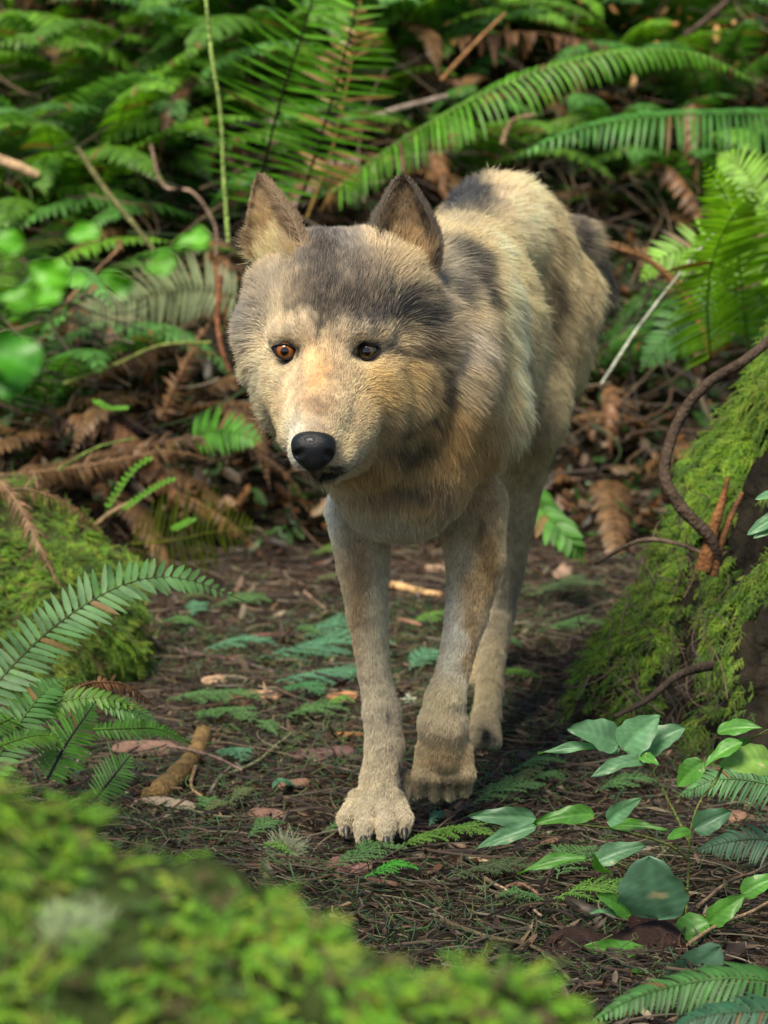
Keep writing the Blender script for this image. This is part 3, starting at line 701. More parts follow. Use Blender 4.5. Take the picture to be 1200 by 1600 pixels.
# forest litter: needles, twigs, flakes of bark and dead leaf
BR = [(.055, .034, .024), (.10, .06, .036), (.034, .022, .016), (.15, .10, .06), (.026, .018, .014), (.075, .038, .022), (.20, .16, .11)]
reg = (-.95, 1.15, -1.1, 2.35)
p_, r_, c_ = strands_on_ground(62000, reg, (.008, .045), (.0004, .0010), BR, 101, K=4, lift=.014)
o = hair_obj('needle_litter', p_, r_, c_, M_STRAND); tag(o, 'brown needles and fine plant bits covering the path', 'litter', kind='stuff')
p_, r_, c_ = strands_on_ground(5500, reg, (.04, .16), (.0009, .0022), BR, 102, K=7, lift=.020, wig=.9)
o = hair_obj('twig_litter', p_, r_, c_, M_STRAND); tag(o, 'thin broken brown twigs scattered over the path', 'litter', kind='stuff')
def flakes(n, reg, size, cols, seed, hfun=H, lift=.012, mask=None, lr=(1, 2.4), steep=.35):
    r = np.random.default_rng(seed); x = r.uniform(reg[0], reg[1], n); y = r.uniform(reg[2], reg[3], n)
    if mask is not None: k = mask(x, y) > r.random(n); x, y = x[k], y[k]; n = len(x)
    s = r.uniform(*size, n)*r.uniform(.6, 1, n); a = r.uniform(0, 6.28, n); ln = r.uniform(*lr, n)
    X = np.stack([np.cos(a), np.sin(a), r.normal(0, steep, n)], -1); X = norm(X); Z = norm(np.stack([r.normal(0, steep, n), r.normal(0, steep, n), np.ones(n)], -1)); Y = norm(np.cross(Z, X)); Z = np.cross(X, Y)
    o = np.stack([x, y, hfun(x, y)+.003+r.random(n)*lift], -1)
    us = [(-1, 0), (-.45, .8), (-.45, -.8), (.25, .95), (.25, -.95), (.8, .55), (.8, -.55), (1.15, 0), (0, 0)]
    cur = r.uniform(-.5, .9, n); V = []
    for (u, v) in us:
        jit = r.normal(0, .10, (n, 2)); uu = (u+jit[:, 0])*ln; vv = v+jit[:, 1]
        V.append(o+X*(uu*s)[:, None]+Y*(vv*s)[:, None]*.75+Z*(cur*s*(vv**2+.25*uu**2))[:, None])
    V = np.stack(V, 1).reshape(-1, 3); b = (np.arange(n)*9)[:, None]
    tr = np.array([(0, 2, 8), (2, 4, 8), (4, 6, 8), (6, 7, 8), (7, 5, 8), (5, 3, 8), (3, 1, 8), (1, 0, 8)])
    F = (b[:, None]+tr[None]).reshape(-1, 3); cols = np.array(cols)
    c = cols[r.integers(0, len(cols), n)]*r.uniform(.5, 1.35, (n, 1)); return V, F, np.repeat(c, 9, 0)
mb = MB(); mb.add(*flakes(7000, reg, (.002, .009), BR, 103, lr=(1.2, 3.5))); mb.add(*flakes(260, reg, (.010, .020), [BR[0], BR[2], BR[4], BR[5]], 104, lr=(1, 1.8)))
o = mb.build('leaf_litter', M_DEAD); tag(o, 'small brown flakes of bark and dead leaf on the path', 'litter', kind='stuff')
# green bits in patches
gm = lambda x, y: np.clip((fbm(np.stack([x, y, x*0], -1), 2.6, 77, 3)*5+.50), 0, 1)
p_, r_, c_ = strands_on_ground(36000, reg, (.008, .028), (.0006, .0012), [(.04, .10, .02), (.06, .13, .03), (.03, .08, .035), (.09, .12, .03)], 105, K=4, lift=.022, mask=gm, tilt=.5)
o = hair_obj('moss_cover', p_, r_, c_, M_STRAND); tag(o, 'low green moss growing in patches on the path', 'moss', kind='stuff')
# litter and sun-glint flakes of the bank
reg2 = (-1.6, 1.7, 2.0, 5.2)
mb = MB(); mb.add(*flakes(26000, reg2, (.006, .020), [(.09, .045, .02), (.13, .08, .04), (.045, .03, .02), (.13, .06, .022), (.03, .022, .014), (.02, .05, .01), (.03, .075, .012), (.025, .06, .01)], 106, lift=.10, steep=.7))
mb.add(*flakes(1600, (.0, 1.25, 3.2, 4.9), (.006, .013), [(.60, .34, .14), (.52, .24, .08)], 109, lift=.30, steep=.8)); mb.add(*flakes(500, (-1.2, .0, 2.6, 4.9), (.006, .012), [(.40, .22, .10)], 110, lift=.12, steep=.8))  # brighter flakes whose colour stands in for sunlit glints among the fronds
mb.add(*flakes(9000, (-3.6, -1.5, .4, 5.2), (.008, .024), [RUST, (.20, .12, .06), (.07, .045, .03), (.04, .08, .015)], 111, lift=.06, steep=.6)); mb.add(*flakes(9000, (1.6, 3.6, .2, 5.2), (.008, .024), [RUST, (.20, .12, .06), (.07, .045, .03), (.04, .08, .015)], 112, lift=.06, steep=.6))
o = mb.build('dead_leaf_and_glint_cover', M_DEAD); tag(o, 'rusty dead leaves and fern bits covering the bank, with bright flakes painted as sun glints', 'litter', kind='stuff')
p_, r_, c_ = strands_on_ground(5000, reg2, (.06, .40), (.001, .003), BR+[(.05, .09, .02), (.22, .15, .09)], 107, K=7, lift=.26, wig=.8, tilt=.35)
o = hair_obj('fallen_twigs', p_, r_, c_, M_STRAND); tag(o, 'tangle of thin dead twigs lying on the bank', 'litter', kind='stuff')

# ------------------------------------------------------------------ moss
def moss_strands(V, T, n, size, cols, seed, dens=None, down=(.0, 0, -1), lift=.6, rad=.0007, sides=9, K=4):
    r = np.random.default_rng(seed); A = np.cross(V[T[:, 1]]-V[T[:, 0]], V[T[:, 2]]-V[T[:, 0]]); ar = np.linalg.norm(A, axis=1); fn = norm(A)
    w = ar*(dens(V[T].mean(1), fn) if dens else 1.0); ti = r.choice(len(T), n, p=w/w.sum()); a = r.random((n, 2)); m = a.sum(1) > 1; a[m] = 1-a[m]
    p = V[T[ti, 0]]*(1-a.sum(1))[:, None]+V[T[ti, 1]]*a[:, :1]+V[T[ti, 2]]*a[:, 1:]; N = fn[ti]
    d = norm(np.array(down)+r.normal(0, .55, (n, 3))+nvec(p, 9, 4)*.8); d = norm(d-N*np.sum(d*N, 1)[:, None]+N*lift*r.uniform(.4, 1.6, (n, 1)))
    L = r.uniform(*size, n)*(.6+.8*vnoise(p, 14, 9)); s = np.linspace(0, 1, K)
    bend = norm(d+np.array([0, 0, -.8])); stem = p[:, None]+L[:, None, None]*(d[:, None]*s[None, :, None]*(1-.4*s[None, :, None])+bend[:, None]*.4*(s**2)[None, :, None])
    X = norm(np.cross(d, N+1e-3))
    cols = np.array(cols); cc = cols[r.integers(0, len(cols), n)]*(.65+.8*vnoise(p, 16, 21))[:, None]
    P1 = [stem]; R1 = [np.tile(np.linspace(1, .5, K)*rad, (n, 1))]; C1 = [np.tile(cc[:, None]*.8, (1, K, 1))]
    for k in range(sides):
        t = (k+1)/(sides+1); o = p+L[:, None]*(d*(t*(1-.4*t))+bend*.4*t*t)
        sd = 1 if k % 2 else -1
        dv = norm(X*sd+d*.7+r.normal(0, .25, (n, 3))); l = L*.42*(1-t*.6)*r.uniform(.7, 1.3, n)
        P1.append(o[:, None]+dv[:, None]*(l[:, None]*s[None])[..., None]+np.array([0, 0, -.25])*(l[:, None]*s[None]**2)[..., None])
        R1.append(np.tile(np.linspace(1, .3, K)*rad*.95, (n, 1))); C1.append(cc[:, None]*(.85+.5*s[None, :, None]))
    return np.concatenate(P1), np.concatenate(R1), np.concatenate(C1)
def tris(Q): return np.concatenate([Q[:, [0, 1, 2]], Q[:, [0, 2, 3]]])
MOSSC = [(.11, .23, .012), (.16, .29, .015), (.08, .18, .012), (.20, .27, .022), (.05, .11, .01), (.11, .08, .025)]
M_MOSS = mat_attr('moss_bed', .95, .1, namt=.6, nscale=40, bump=1.0, bscale=90)
# ------------------------------------------------------------------ the mossy mound left of the path
def displaced(V, N, amp, f, off=0): return V+N*(fbm(V, f, off, 4)*amp*2)[:, None]
gz0 = float(H(-.8, 1.05))
prim = [Prim('ell', c=(-.86, 1.10, gz0+.0), r=(.40, .36, .25), k=.1), Prim('ell', c=(-.56, 1.00, gz0+.02), r=(.15, .20, .15), k=.1), Prim('ell', c=(-.74, 1.3, gz0+.04), r=(.28, .26, .21), k=.1)]
mv, mq = mesh_prims(prim, .012); mn = vnormals(mv, mq); mv = displaced(mv, mn, .075, 8)
mound = empty('mossy_mound', (-.8, 1.1, gz0), 'rounded bright green moss mound beside the path, dead fern lying on top', 'moss mound')
mb = MB(); w = np.clip(vnoise(mv, 9)[:, None]*1.2, 0, 1); mb.add(mv, mq, np.array((.030, .045, .008))*w+np.array((.03, .022, .012))*(1-w)); mb.build('mound', M_MOSS, mound)
fr = lambda c, n: (np.sum(norm(CAM-c)*n, 1) > -.3)*(c[:, 2] > .0)*(.15+smooth(.35, .55, vnoise(c, 11, 3)))
a = moss_strands(mv, tris(mq), 9500, (.018, .045), MOSSC, 41, fr, rad=.0008); o = hair_obj('moss', *a, M_STRAND, mound); tag(o, kind='stuff')

# ------------------------------------------------------------------ foreground moss, out of focus
fz = 0.0
A1, A2, A3 = P(-40, 1500, -2.35), P(420, 1620, -2.45), P(800, 1760, -2.5)
prim = [Prim('cap', a=P(-80, 1515, -2.30), b=P(250, 1660, -2.36), ra=.10, rb=.115, k=.06), Prim('cap', a=P(250, 1660, -2.36), b=P(610, 1825, -2.42), ra=.115, rb=.10, k=.06),
        Prim('cap', a=P(-700, 1500, -2.2), b=P(-80, 1515, -2.30), ra=.15, rb=.10, k=.06), Prim('cap', a=P(610, 1825, -2.42), b=P(880, 2080, -2.5), ra=.10, rb=.06, k=.06),
        Prim('ell', c=(-.22, -2.35, .20), r=(.45, .26, .33), k=.1), Prim('ell', c=(-.3, -2.3, -.02), r=(.7, .42, .3), k=.1)]
mv, mq = mesh_prims(prim, .012); mn = vnormals(mv, mq); mv = displaced(mv, mn, .075, 13)
log = empty('mossy_boulder', (-.2, -2.35, 0), 'large out of focus boulder covered in yellow green moss nearest the camera', 'mossy boulder')
mb = MB(); mb.add(mv, mq, (.022, .034, .008)); mb.build('boulder', M_MOSS, log)
a = moss_strands(mv, tris(mq), 13000, (.015, .036), [(.13, .31, .013), (.19, .37, .015), (.10, .25, .012), (.24, .31, .025), (.05, .11, .01), (.09, .07, .02)], 42,
                 lambda c, n: (np.sum(norm(CAM-c)*n, 1) > -.25)*(c[:, 2] > .3)*(.06+smooth(.35, .55, vnoise(c, 16, 5))), rad=.0011, lift=1.3)
o = hair_obj('moss', *a, M_STRAND, log); tag(o, kind='stuff')
# pale lichen tuft on it
def lichen(name, c, rad_, n, col, label, parent=None, strand=(.01, .03), th=.0006, flat=.55):
    r = np.random.default_rng(int(abs(c[0])*1e4)+3); o_ = norm(r.normal(0, 1, (n, 3))); o_[:, 2] = np.abs(o_[:, 2])*flat
    st = c+o_*rad_*r.random((n, 1))**.4*.8; d = norm(o_+r.normal(0, .9, (n, 3))); L = r.uniform(*strand, n); s = np.linspace(0, 1, 6)
    cur = norm(r.normal(0, 1, (n, 3))); pts = st[:, None]+d[:, None]*(L[:, None]*s)[..., None]+cur[:, None]*(L[:, None]*s*s)[..., None]*.9
    cc = np.array(col)*r.uniform(.7, 1.25, (n, 1)); ob = hair_obj(name, pts, np.tile(np.linspace(th, th*.5, 6), (n, 1)), np.tile(cc[:, None], (1, 6, 1)), M_STRAND, parent)
    if label: tag(ob, label, 'lichen')
    return ob
lichen('lichen', P(120, 1470, -2.40), .034, 1400, (.30, .38, .20), 'pale grey green lichen tuft on the blurred foreground moss', strand=(.006, .016), th=.0009, flat=.45)
lichen('lichen', G(447, 1345, .01), .020, 700, (.34, .36, .22), 'pale curly lichen tuft on the ground before the planted paw', strand=(.008, .022), th=.0005)
lichen('lichen', G(640, 1105, .012), .006, 60, (.6, .62, .5), 'tiny white lichen scrap between the two front legs', strand=(.004, .008), th=.0012)

# ------------------------------------------------------------------ the tree base on the right
tz = 0.0
tp = [Prim('cap', a=(.99, .92, -.1), b=(1.06, 1.0, 1.15), ra=.42, rb=.33, k=.1),
      Prim('cap', a=(.84, .80, .44), b=(.47, .72, .06), ra=.20, rb=.13, k=.10),
      Prim('cap', a=(.86, .84, .60), b=(.62, .80, .30), ra=.13, rb=.13, k=.10),
      Prim('cap', a=(.72, .55, -.1), b=(.93, .72, .95), ra=.30, rb=.20, k=.05),
      Prim('cap', a=(.85, .45, .12), b=(.62, .28, -.05), ra=.10, rb=.05, k=.05),
      Prim('cap', a=(.70, .78, .16), b=(.36, .66, -.02), ra=.13, rb=.09, k=.08)]
tv, tq = mesh_prims(tp, .0125); tn = vnormals(tv, tq)
bark = 1-np.clip(np.abs(vnoise(tv*np.array([1, 1, .16]), 34, 5)-.5)*5, 0, 1)          # 1 in the fissures
tv = tv-tn*(bark*.020)[:, None]+tn*(fbm(tv*np.array([1, 1, .35]), 16, 6, 4)*.045)[:, None]
tree = empty('tree', (1.0, .9, 0), 'dark tree base with mossy root flare at the right edge of the path', 'tree')
mb = MB(); c_ = np.array((.0115, .0085, .007))*(1-bark[:, None]*.75)+np.array((.008, .007, .003))*vnoise(tv, 12)[:, None]; mb.add(tv, tq, c_); mb.build('root_flare', M_BARK, tree)
mb = MB(); n_ = 48; zz = np.linspace(1.05, 9, 60); V = []
for z in zz:
    for j in range(n_):
        a = 2*math.pi*j/n_; V.append((1.06+(z-1.1)*.03, 1.0+(z-1.1)*.02, z, a))
V = np.array(V); rr = (.345-.020*(V[:, 2]-1))*(1+.05*np.sin(V[:, 3]*22)+.06*vnoise(np.stack([np.cos(V[:, 3]), np.sin(V[:, 3]), V[:, 2]*.4], -1), 6))
V3 = np.stack([V[:, 0]+np.cos(V[:, 3])*rr, V[:, 1]+np.sin(V[:, 3])*rr, V[:, 2]], -1)
F = np.array([(i*n_+j, i*n_+(j+1) % n_, (i+1)*n_+(j+1) % n_, (i+1)*n_+j) for i in range(59) for j in range(n_)]); mb.add(V3, F, (.03, .021, .016)); mb.build('trunk', M_BARK, tree)
def tdens(c, n):
    lat = smooth(.20, -.45, n[:, 0]+.25*n[:, 1]*0)*1.0+smooth(.2, .8, n[:, 2])
    edge = smooth(.45, .33, c[:, 0]-c[:, 2]*.46+fbm(c, 7, 12, 3)*.35)*smooth(.30, -.05, .55-c[:, 0]-c[:, 2]*1.0+.0)
    return np.clip(lat, 0, 1)*edge*(.5+smooth(.25, .45, vnoise(c, 8, 3)))*(np.sum(norm(CAM-c)*n, 1) > -.35)*(c[:, 0] < 1.0)*(c[:, 2] > 0)
a = moss_strands(tv, tris(tq), 30000, (.018, .044), [tuple(q*.95 for q in m_) for m_ in MOSSC[:5]]+[(.10, .18, .01)], 43, tdens, rad=.0008); o = hair_obj('moss', *a, M_STRAND, tree); tag(o, kind='stuff')
# loose rootlets and lichens on the flare
def clutter(V, T, n, lr, rad, cols, seed, dens):
    r = np.random.default_rng(seed); A = np.cross(V[T[:, 1]]-V[T[:, 0]], V[T[:, 2]]-V[T[:, 0]]); ar = np.linalg.norm(A, axis=1); fn = norm(A)
    w = ar*dens(V[T].mean(1), fn); ti = r.choice(len(T), n, p=w/w.sum()); p = V[T[ti]].mean(1); N = fn[ti]; t = r.normal(0, 1, (n, 3)); t = norm(t-N*np.sum(t*N, 1)[:, None])
    L = r.uniform(*lr, n); s = np.linspace(-.5, .5, 7); b = np.cross(N, t)*r.normal(0, .5, (n, 1))
    pts = p[:, None]+t[:, None]*(L[:, None]*s)[..., None]+b[:, None]*(L[:, None]*s**2*2)[..., None]+N[:, None]*(.016+.0*s)[None, :, None]+N[:, None]*r.uniform(0, .02, (n, 1, 1))
    cols = np.array(cols); cc = cols[r.integers(0, len(cols), n)]*r.uniform(.5, 1.4, (n, 1)); return pts, np.tile(r.uniform(rad*.5, rad, (n, 1)), (1, 7)), np.tile(cc[:, None], (1, 7, 1))
low = lambda c, n: (np.sum(norm(CAM-c)*n, 1) > -.1)*(smooth(.5, .12, c[:, 2])+.05)*(c[:, 2] > 0)*(.08+smooth(.56, .46, c[:, 0]))
a = clutter(tv, tris(tq), 230, (.03, .11), .0010, BR+[(.05, .06, .02)], 44, low); o = hair_obj('rootlets', *a, M_STRAND, tree); tag(o, kind='stuff')
# curved bare root crossing the moss and the broken stub
def tube_part(name, parent, pts, r0, r1, col, mat=None, n=10, seg=40, rough=.12):
    mb = MB(); tube(mb, pts, r0, r1, col, n, seg, rough); return mb.build(name, mat or M_WOOD, parent)
tube_part('root', tree, [P(1215, 520, .55), P(1165, 562, .50), P(1105, 600, .50), P(1062, 655, .50), P(1038, 735, .47), P(1062, 790, .45), P(1108, 838, .45), P(1120, 880, .47)], .0075, .0100, (.055, .037, .026))
tube_part('root', tree, [P(1100, 890, .46), P(1114, 830, .46), P(1128, 785, .47), P(1138, 745, .48)], .014, .003, (.13, .055, .02))
tube_part('root', tree, [P(1112, 900, .46), P(1125, 850, .47), P(1145, 800, .48), P(1160, 770, .50)], .010, .003, (.11, .05, .02))
tube_part('root', tree, [P(1110, 1040, .38), P(1060, 1055, .33), P(1010, 1095, .28), P(960, 1120, .27)], .008, .003, (.04, .028, .02))
tube_part('root', tree, [P(930, 880, .62), P(1000, 845, .55), P(1060, 850, .5), P(1110, 870, .45)], .003, .004, (.10, .07, .05))

# ------------------------------------------------------------------ hand-placed ferns
def plant(name, label, cat, loc, group=None): return empty(name, tuple(loc), label, cat, group)
def hf_(parent, pts, W, **k):
    mb = MB(); q = [P(*p) for p in pts]; dead = k.pop('dead', False); frond(mb, q, W, **k); return mb.build('frond', M_DEAD if dead else M_FERN, parent)
VIEW = norm(np.array([0, -1, .25]))
f = plant('fern', 'blue green fern frond arching over the moss mound at left edge', 'fern', P(-60, 1180, -.05))
hf_(f, [(-60, 1150, .0), (0, 1062, .02), (90, 975, .10), (190, 915, .15), (280, 903, .18), (385, 940, .2)], .052, nrm=(-.1, -.85, .6), n=44, col=(.085, .20, .065), ang=74, droop=.1, base=.0, wid=.80, fold=.12, seed=1, rcol=(.06, .09, .03))
f = plant('fern', 'low cluster of small fresh green ferns behind the blurred boulder', 'fern', P(40, 1240, -.25))
hf_(f, [(-20, 1210, -.2), (30, 1130, -.15), (70, 1080, -.1), (108, 1058, -.05)], .04, nrm=(0, -.8, .6), n=22, col=BLUEG, seed=2, base=0)
hf_(f, [(-20, 1140, -.2), (60, 1105, -.1), (150, 1090, -.1), (230, 1110, -.1)], .032, nrm=(0, -.7, .7), n=28, col=GREEN, seed=3, base=0)
hf_(f, [(75, 1215, -.35), (105, 1160, -.3), (150, 1095, -.25)], .040, nrm=(.2, -.95, .2), n=24, col=(.06, .17, .02), seed=4, base=0, rcol=(.01, .012, .008))
hf_(f, [(145, 1140, -.3), (200, 1138, -.28), (250, 1140, -.25), (300, 1163, -.22)], .020, nrm=(0, -.7, .7), n=26, col=(.06, .16, .02), seed=5, base=0)
hf_(f, [(0, 1165, -.38), (50, 1150, -.35), (85, 1152, -.33), (100, 1172, -.33)], .022, nrm=(0, -.5, .8), n=20, col=GREEN, seed=6, base=0)
hf_(f, [(150, 1245, -.4), (175, 1215, -.38), (205, 1178, -.36)], .030, nrm=(.1, -.9, .3), n=16, col=(.05, .14, .02), seed=7, base=0, rcol=(.01, .01, .008))
hf_(f, [(160, 1100, -.1), (200, 1110, -.1), (260, 1150, -.1)], .025, nrm=(0, -.6, .8), n=20, col=BLUEG, seed=8, base=0)
f = plant('dead_fern', 'small rusty curled frond lying above the fresh low ferns', 'dead fern', G(110, 1085))
hf_(f, [(105, 1080, .0), (150, 1066, .03), (200, 1072, .05), (245, 1105, .08)], .026, nrm=(0, -.6, .8), n=26, col=RUST, seed=9, base=0, dead=True, curl=.8)
f = plant('fern', 'yellow green comb like fern frond at the foot of the bank', 'fern', G(200, 850))
hf_(f, [(205, 850, 1.55), (270, 845, 1.6), (330, 832, 1.65), (400, 825, 1.7)], .10, nrm=(0, -.97, -.1), n=24, col=(.13, .17, .012), ang=86, droop=-.5, seed=10, base=0, wid=.42, fold=.1)
f = plant('fern', 'pale grey green frond pointing left from behind the wolf head', 'fern', P(370, 470, 2.6))
hf_(f, [(370, 462, 2.3), (300, 450, 2.3), (200, 470, 2.25), (95, 508, 2.2)], .075, nrm=(0, -.9, .35), n=34, col=(.16, .20, .09), ang=80, droop=.3, seed=11, base=0, wid=.75)
f = plant('fern', 'tall fern with two dark upright stems rising above the wolf ears', 'fern', P(440, 420, 2.5))
hf_(f, [(385, 400, 2.0), (410, 270, 1.9), (440, 150, 1.8), (470, 60, 1.75), (505, -60, 1.7)], .13, nrm=(0, -1, .1), n=24, col=(.12, .34, .02), ang=90, droop=.05, seed=12, base=.18, wid=.34, rcol=(.03, .02, .012), r0=.004)
hf_(f, [(455, 360, 2.1), (490, 250, 2.0), (520, 150, 1.95), (545, 60, 1.9), (570, -60, 1.9)], .12, nrm=(0, -1, .1), n=24, col=(.12, .32, .02), ang=90, droop=.05, seed=13, base=.22, wid=.34, rcol=(.03, .02, .012), r0=.004)
hf_(f, [(480, 340, 2.3), (520, 230, 2.3), (545, 120, 2.3), (565, 0, 2.3)], .11, nrm=(0, -1, .1), n=24, col=(.20, .12, .03), ang=80, droop=.2, seed=14, base=.2, wid=.45, r0=.004, dead=True, curl=.5, missing=.35)
f = plant('fern', 'long bright frond arching right above the wolf back', 'fern', P(520, 300, 2.6))
hf_(f, [(520, 300, 2.6), (620, 225, 2.5), (740, 155, 2.4), (860, 105, 2.4), (980, 80, 2.4), (1090, 85, 2.4), (1185, 130, 2.4)], .095, nrm=(0, -.55, .85), n=66, col=(.08, .24, .010), ang=70, droop=1.2, seed=15, base=.02, wid=.55, rcol=(.16, .25, .06), r0=.0035)
f = plant('fern', 'blue green frond with hanging blades reaching in from right edge', 'fern', P(1290, 200, 2.5))
hf_(f, [(1290, 175, 2.5), (1180, 178, 2.4), (1060, 180, 2.3), (950, 192, 2.25), (870, 215, 2.2), (800, 248, 2.2)], .10, nrm=(0, -.6, .8), n=46, col=(.055, .19, .03), ang=72, droop=1.1, seed=16, base=0, wid=.5, r0=.003)
f = plant('fern', 'yellow green fern with radiating fronds above the mossy root flare', 'fern', P(1130, 400, 2.0))
hf_(f, [(1110, 560, 1.7), (1105, 480, 1.6), (1115, 400, 1.5), (1150, 330, 1.4), (1190, 300, 1.35)], .10, nrm=(.3, -.95, .1), n=34, col=(.15, .32, .02), ang=75, seed=17, base=0, r0=.003)
hf_(f, [(1170, 560, 1.8), (1160, 460, 1.7), (1150, 370, 1.6), (1135, 310, 1.5), (1100, 255, 1.4)], .09, nrm=(-.2, -.95, .1), n=30, col=(.15, .32, .02), ang=65, seed=18, base=.1, r0=.003)
hf_(f, [(1230, 500, 1.7), (1180, 430, 1.7), (1120, 385, 1.8), (1040, 400, 1.8), (1000, 440, 1.8)], .09, nrm=(0, -.8, .6), n=32, col=(.15, .32, .02), ang=72, seed=19, base=.1, r0=.003)
hf_(f, [(1240, 420, 1.7), (1200, 340, 1.7), (1165, 270, 1.75), (1120, 240, 1.8)], .09, nrm=(0, -.9, .3), n=28, col=(.15, .32, .02), ang=70, seed=20, base=.1, r0=.003)
hf_(f, [(1230, 560, 1.9), (1180, 500, 1.9), (1120, 480, 1.9), (1050, 520, 1.9), (1000, 580, 1.9)], .08, nrm=(0, -.8, .6), n=30, col=(.05, .16, .03), ang=72, seed=26, base=.1, r0=.003)
f = plant('fern', 'broad bright green fern blade low behind the hind leg', 'fern', G(850, 870))
hf_(f, [(835, 760, 1.5), (850, 800, 1.45), (885, 840, 1.4), (915, 880, 1.4)], .055, nrm=(.2, -.9, .4), n=12, col=(.05, .17, .015), ang=55, seed=21, base=0, wid=1.1)
f = plant('fern', 'small bright green frond showing below the wolf left cheek', 'fern', P(340, 700, 1.9))
hf_(f, [(300, 680, 1.8), (350, 672, 1.75), (410, 690, 1.7)], .05, nrm=(0, -.9, .3), n=16, col=(.06, .2, .015), ang=75, seed=27, base=0)
f = plant('fern', 'feathery fern at the lower right corner of the picture', 'fern', P(1260, 1620, -.9))
hf_(f, [(1290, 1560, -.95), (1180, 1530, -1.0), (1080, 1535, -1.0), (990, 1560, -1.02), (920, 1600, -1.05)], .045, nrm=(0, -.6, .8), n=44, col=(.06, .18, .04), ang=70, droop=.8, seed=22, base=0)
hf_(f, [(1290, 1590, -1.1), (1190, 1580, -1.1), (1100, 1588, -1.1), (1040, 1615, -1.1)], .045, nrm=(0, -.6, .8), n=36, col=(.035, .12, .06), ang=70, droop=.8, seed=23, base=0)
f = plant('fern', 'pale fern fronds entering from right among the broad leaves', 'fern', P(1270, 1260, -.2))
hf_(f, [(1290, 1255, -.25), (1200, 1225, -.25), (1120, 1218, -.25), (1060, 1245, -.25)], .042, nrm=(0, -.7, .7), n=40, col=(.08, .22, .07), ang=70, droop=.6, seed=24, base=0)
hf_(f, [(1290, 1330, -.3), (1200, 1312, -.3), (1140, 1315, -.3), (1085, 1330, -.3)], .04, nrm=(0, -.7, .7), n=34, col=(.05, .13, .07), ang=70, droop=.7, seed=25, base=0)
# dead fronds
dl = [('long rusty dead frond drooping under the wolf chin from the left', [(30, 735, 1.9), (150, 715, 1.85), (270, 690, 1.8), (370, 690, 1.75), (450, 745, 1.7), (480, 800, 1.7)], .07, 42, RUST, 1.3),
      ('curled brown dead frond sagging along the foot of the bank', [(-20, 745, 1.7), (80, 735, 1.7), (170, 722, 1.7), (260, 705, 1.7), (340, 720, 1.7)], .06, 36, (.26, .13, .06), 1.5),
      ('brown dead frond standing between moss mound and wolf cheek', [(250, 655, 2.0), (280, 590, 2.0), (310, 530, 2.0), (330, 500, 2.0)], .055, 22, (.24, .11, .05), 1.3),
      ('rusty dead frond draped over the left moss mound', [(-10, 740, .85), (30, 790, .80), (60, 850, .74), (95, 920, .70)], .040, 26, (.30, .155, .085), 1.2),
      ('brown crumpled frond across the top of the moss mound', [(-20, 770, .95), (40, 765, .95), (110, 790, .95), (165, 840, .95)], .040, 24, (.22, .105, .055), 1.4),
      ('large pinkish brown dead frond high at the upper left', [(60, 40, 3.4), (100, 80, 3.3), (150, 105, 3.2), (215, 110, 3.1)], .10, 20, (.30, .16, .08), 1.1),
      ('orange brown frond hanging behind the forehead of the wolf', [(560, 260, 2.6), (530, 290, 2.6), (500, 330, 2.6)], .06, 14, (.38, .19, .06), 1.2),
      ('dark brown frond fallen under the arching fern', [(600, 60, 3.6), (700, 100, 3.5), (820, 160, 3.4), (900, 200, 3.3)], .09, 30, (.30, .14, .07), 1.2),
      ('dead frond with orange tips at the upper right', [(850, 10, 3.8), (950, 40, 3.8), (1050, 70, 3.8), (1160, 110, 3.8)], .10, 30, (.40, .19, .09), 1.2),
      ('dead frond drooping beside the tail', [(1120, 545, 1.9), (1090, 480, 1.9), (1040, 420, 1.9), (980, 385, 1.9), (930, 375, 1.9)], .05, 30, (.26, .12, .04), 1.3),
      ('dead frond lying on the bank left of the wolf head', [(120, 600, 2.1), (200, 560, 2.1), (280, 540, 2.1), (350, 560, 2.1)], .06, 26, (.20, .10, .05), 1.4),
      ('dead frond on the bank above the grey green frond', [(20, 400, 2.9), (100, 380, 2.9), (200, 395, 2.8), (300, 420, 2.7)], .07, 26, (.22, .11, .06), 1.4)]
for i, (lab, pts, W, n, col, cu) in enumerate(dl):
    f = plant('dead_fern', lab, 'dead fern', P(*pts[0]), 'dead fern fronds on the bank')
    hf_(f, pts, W*.72, nrm=(0, -.8, .5), n=int(n*1.9), col=np.array(col)*np.array([.62, .68, .68]), ang=70, droop=.7, curl=cu, jit=.14, seed=60+i, base=0, dead=True, wid=.62, fold=.5)

# ------------------------------------------------------------------ ferns of the bank (copies)
protos = [fern_proto('fern', 'green sword fern among the undergrowth on the bank', 'fern', 9, .62, .085, GREEN, 11, 2),
          fern_proto('fern', 'deep green sword fern among the undergrowth on the bank', 'fern', 8, .55, .075, DEEP, 12, 2),
          fern_proto('fern', 'bluish green sword fern among the undergrowth on the bank', 'fern', 9, .60, .08, BLUEG, 13, 1),
          fern_proto('fern', 'bright green sword fern among the undergrowth on the bank', 'fern', 8, .60, .085, (.09, .21, .015), 14, 1),
          fern_proto('dead_fern', 'rusty collapsed dead fern among the undergrowth on the bank', 'dead fern', 7, .50, .05, (.115, .062, .026), 15, 3, e0=(10, 40), e1=(-60, -15))]
gl = ['green ferns on the bank', 'deep green ferns on the bank', 'bluish ferns on the bank', 'bright green ferns on the bank', 'dead ferns on the bank']
for ch in protos[4].children: ch.data.materials[0] = M_DEAD
used = [False]*5; rg = np.random.default_rng(99)
spots = []
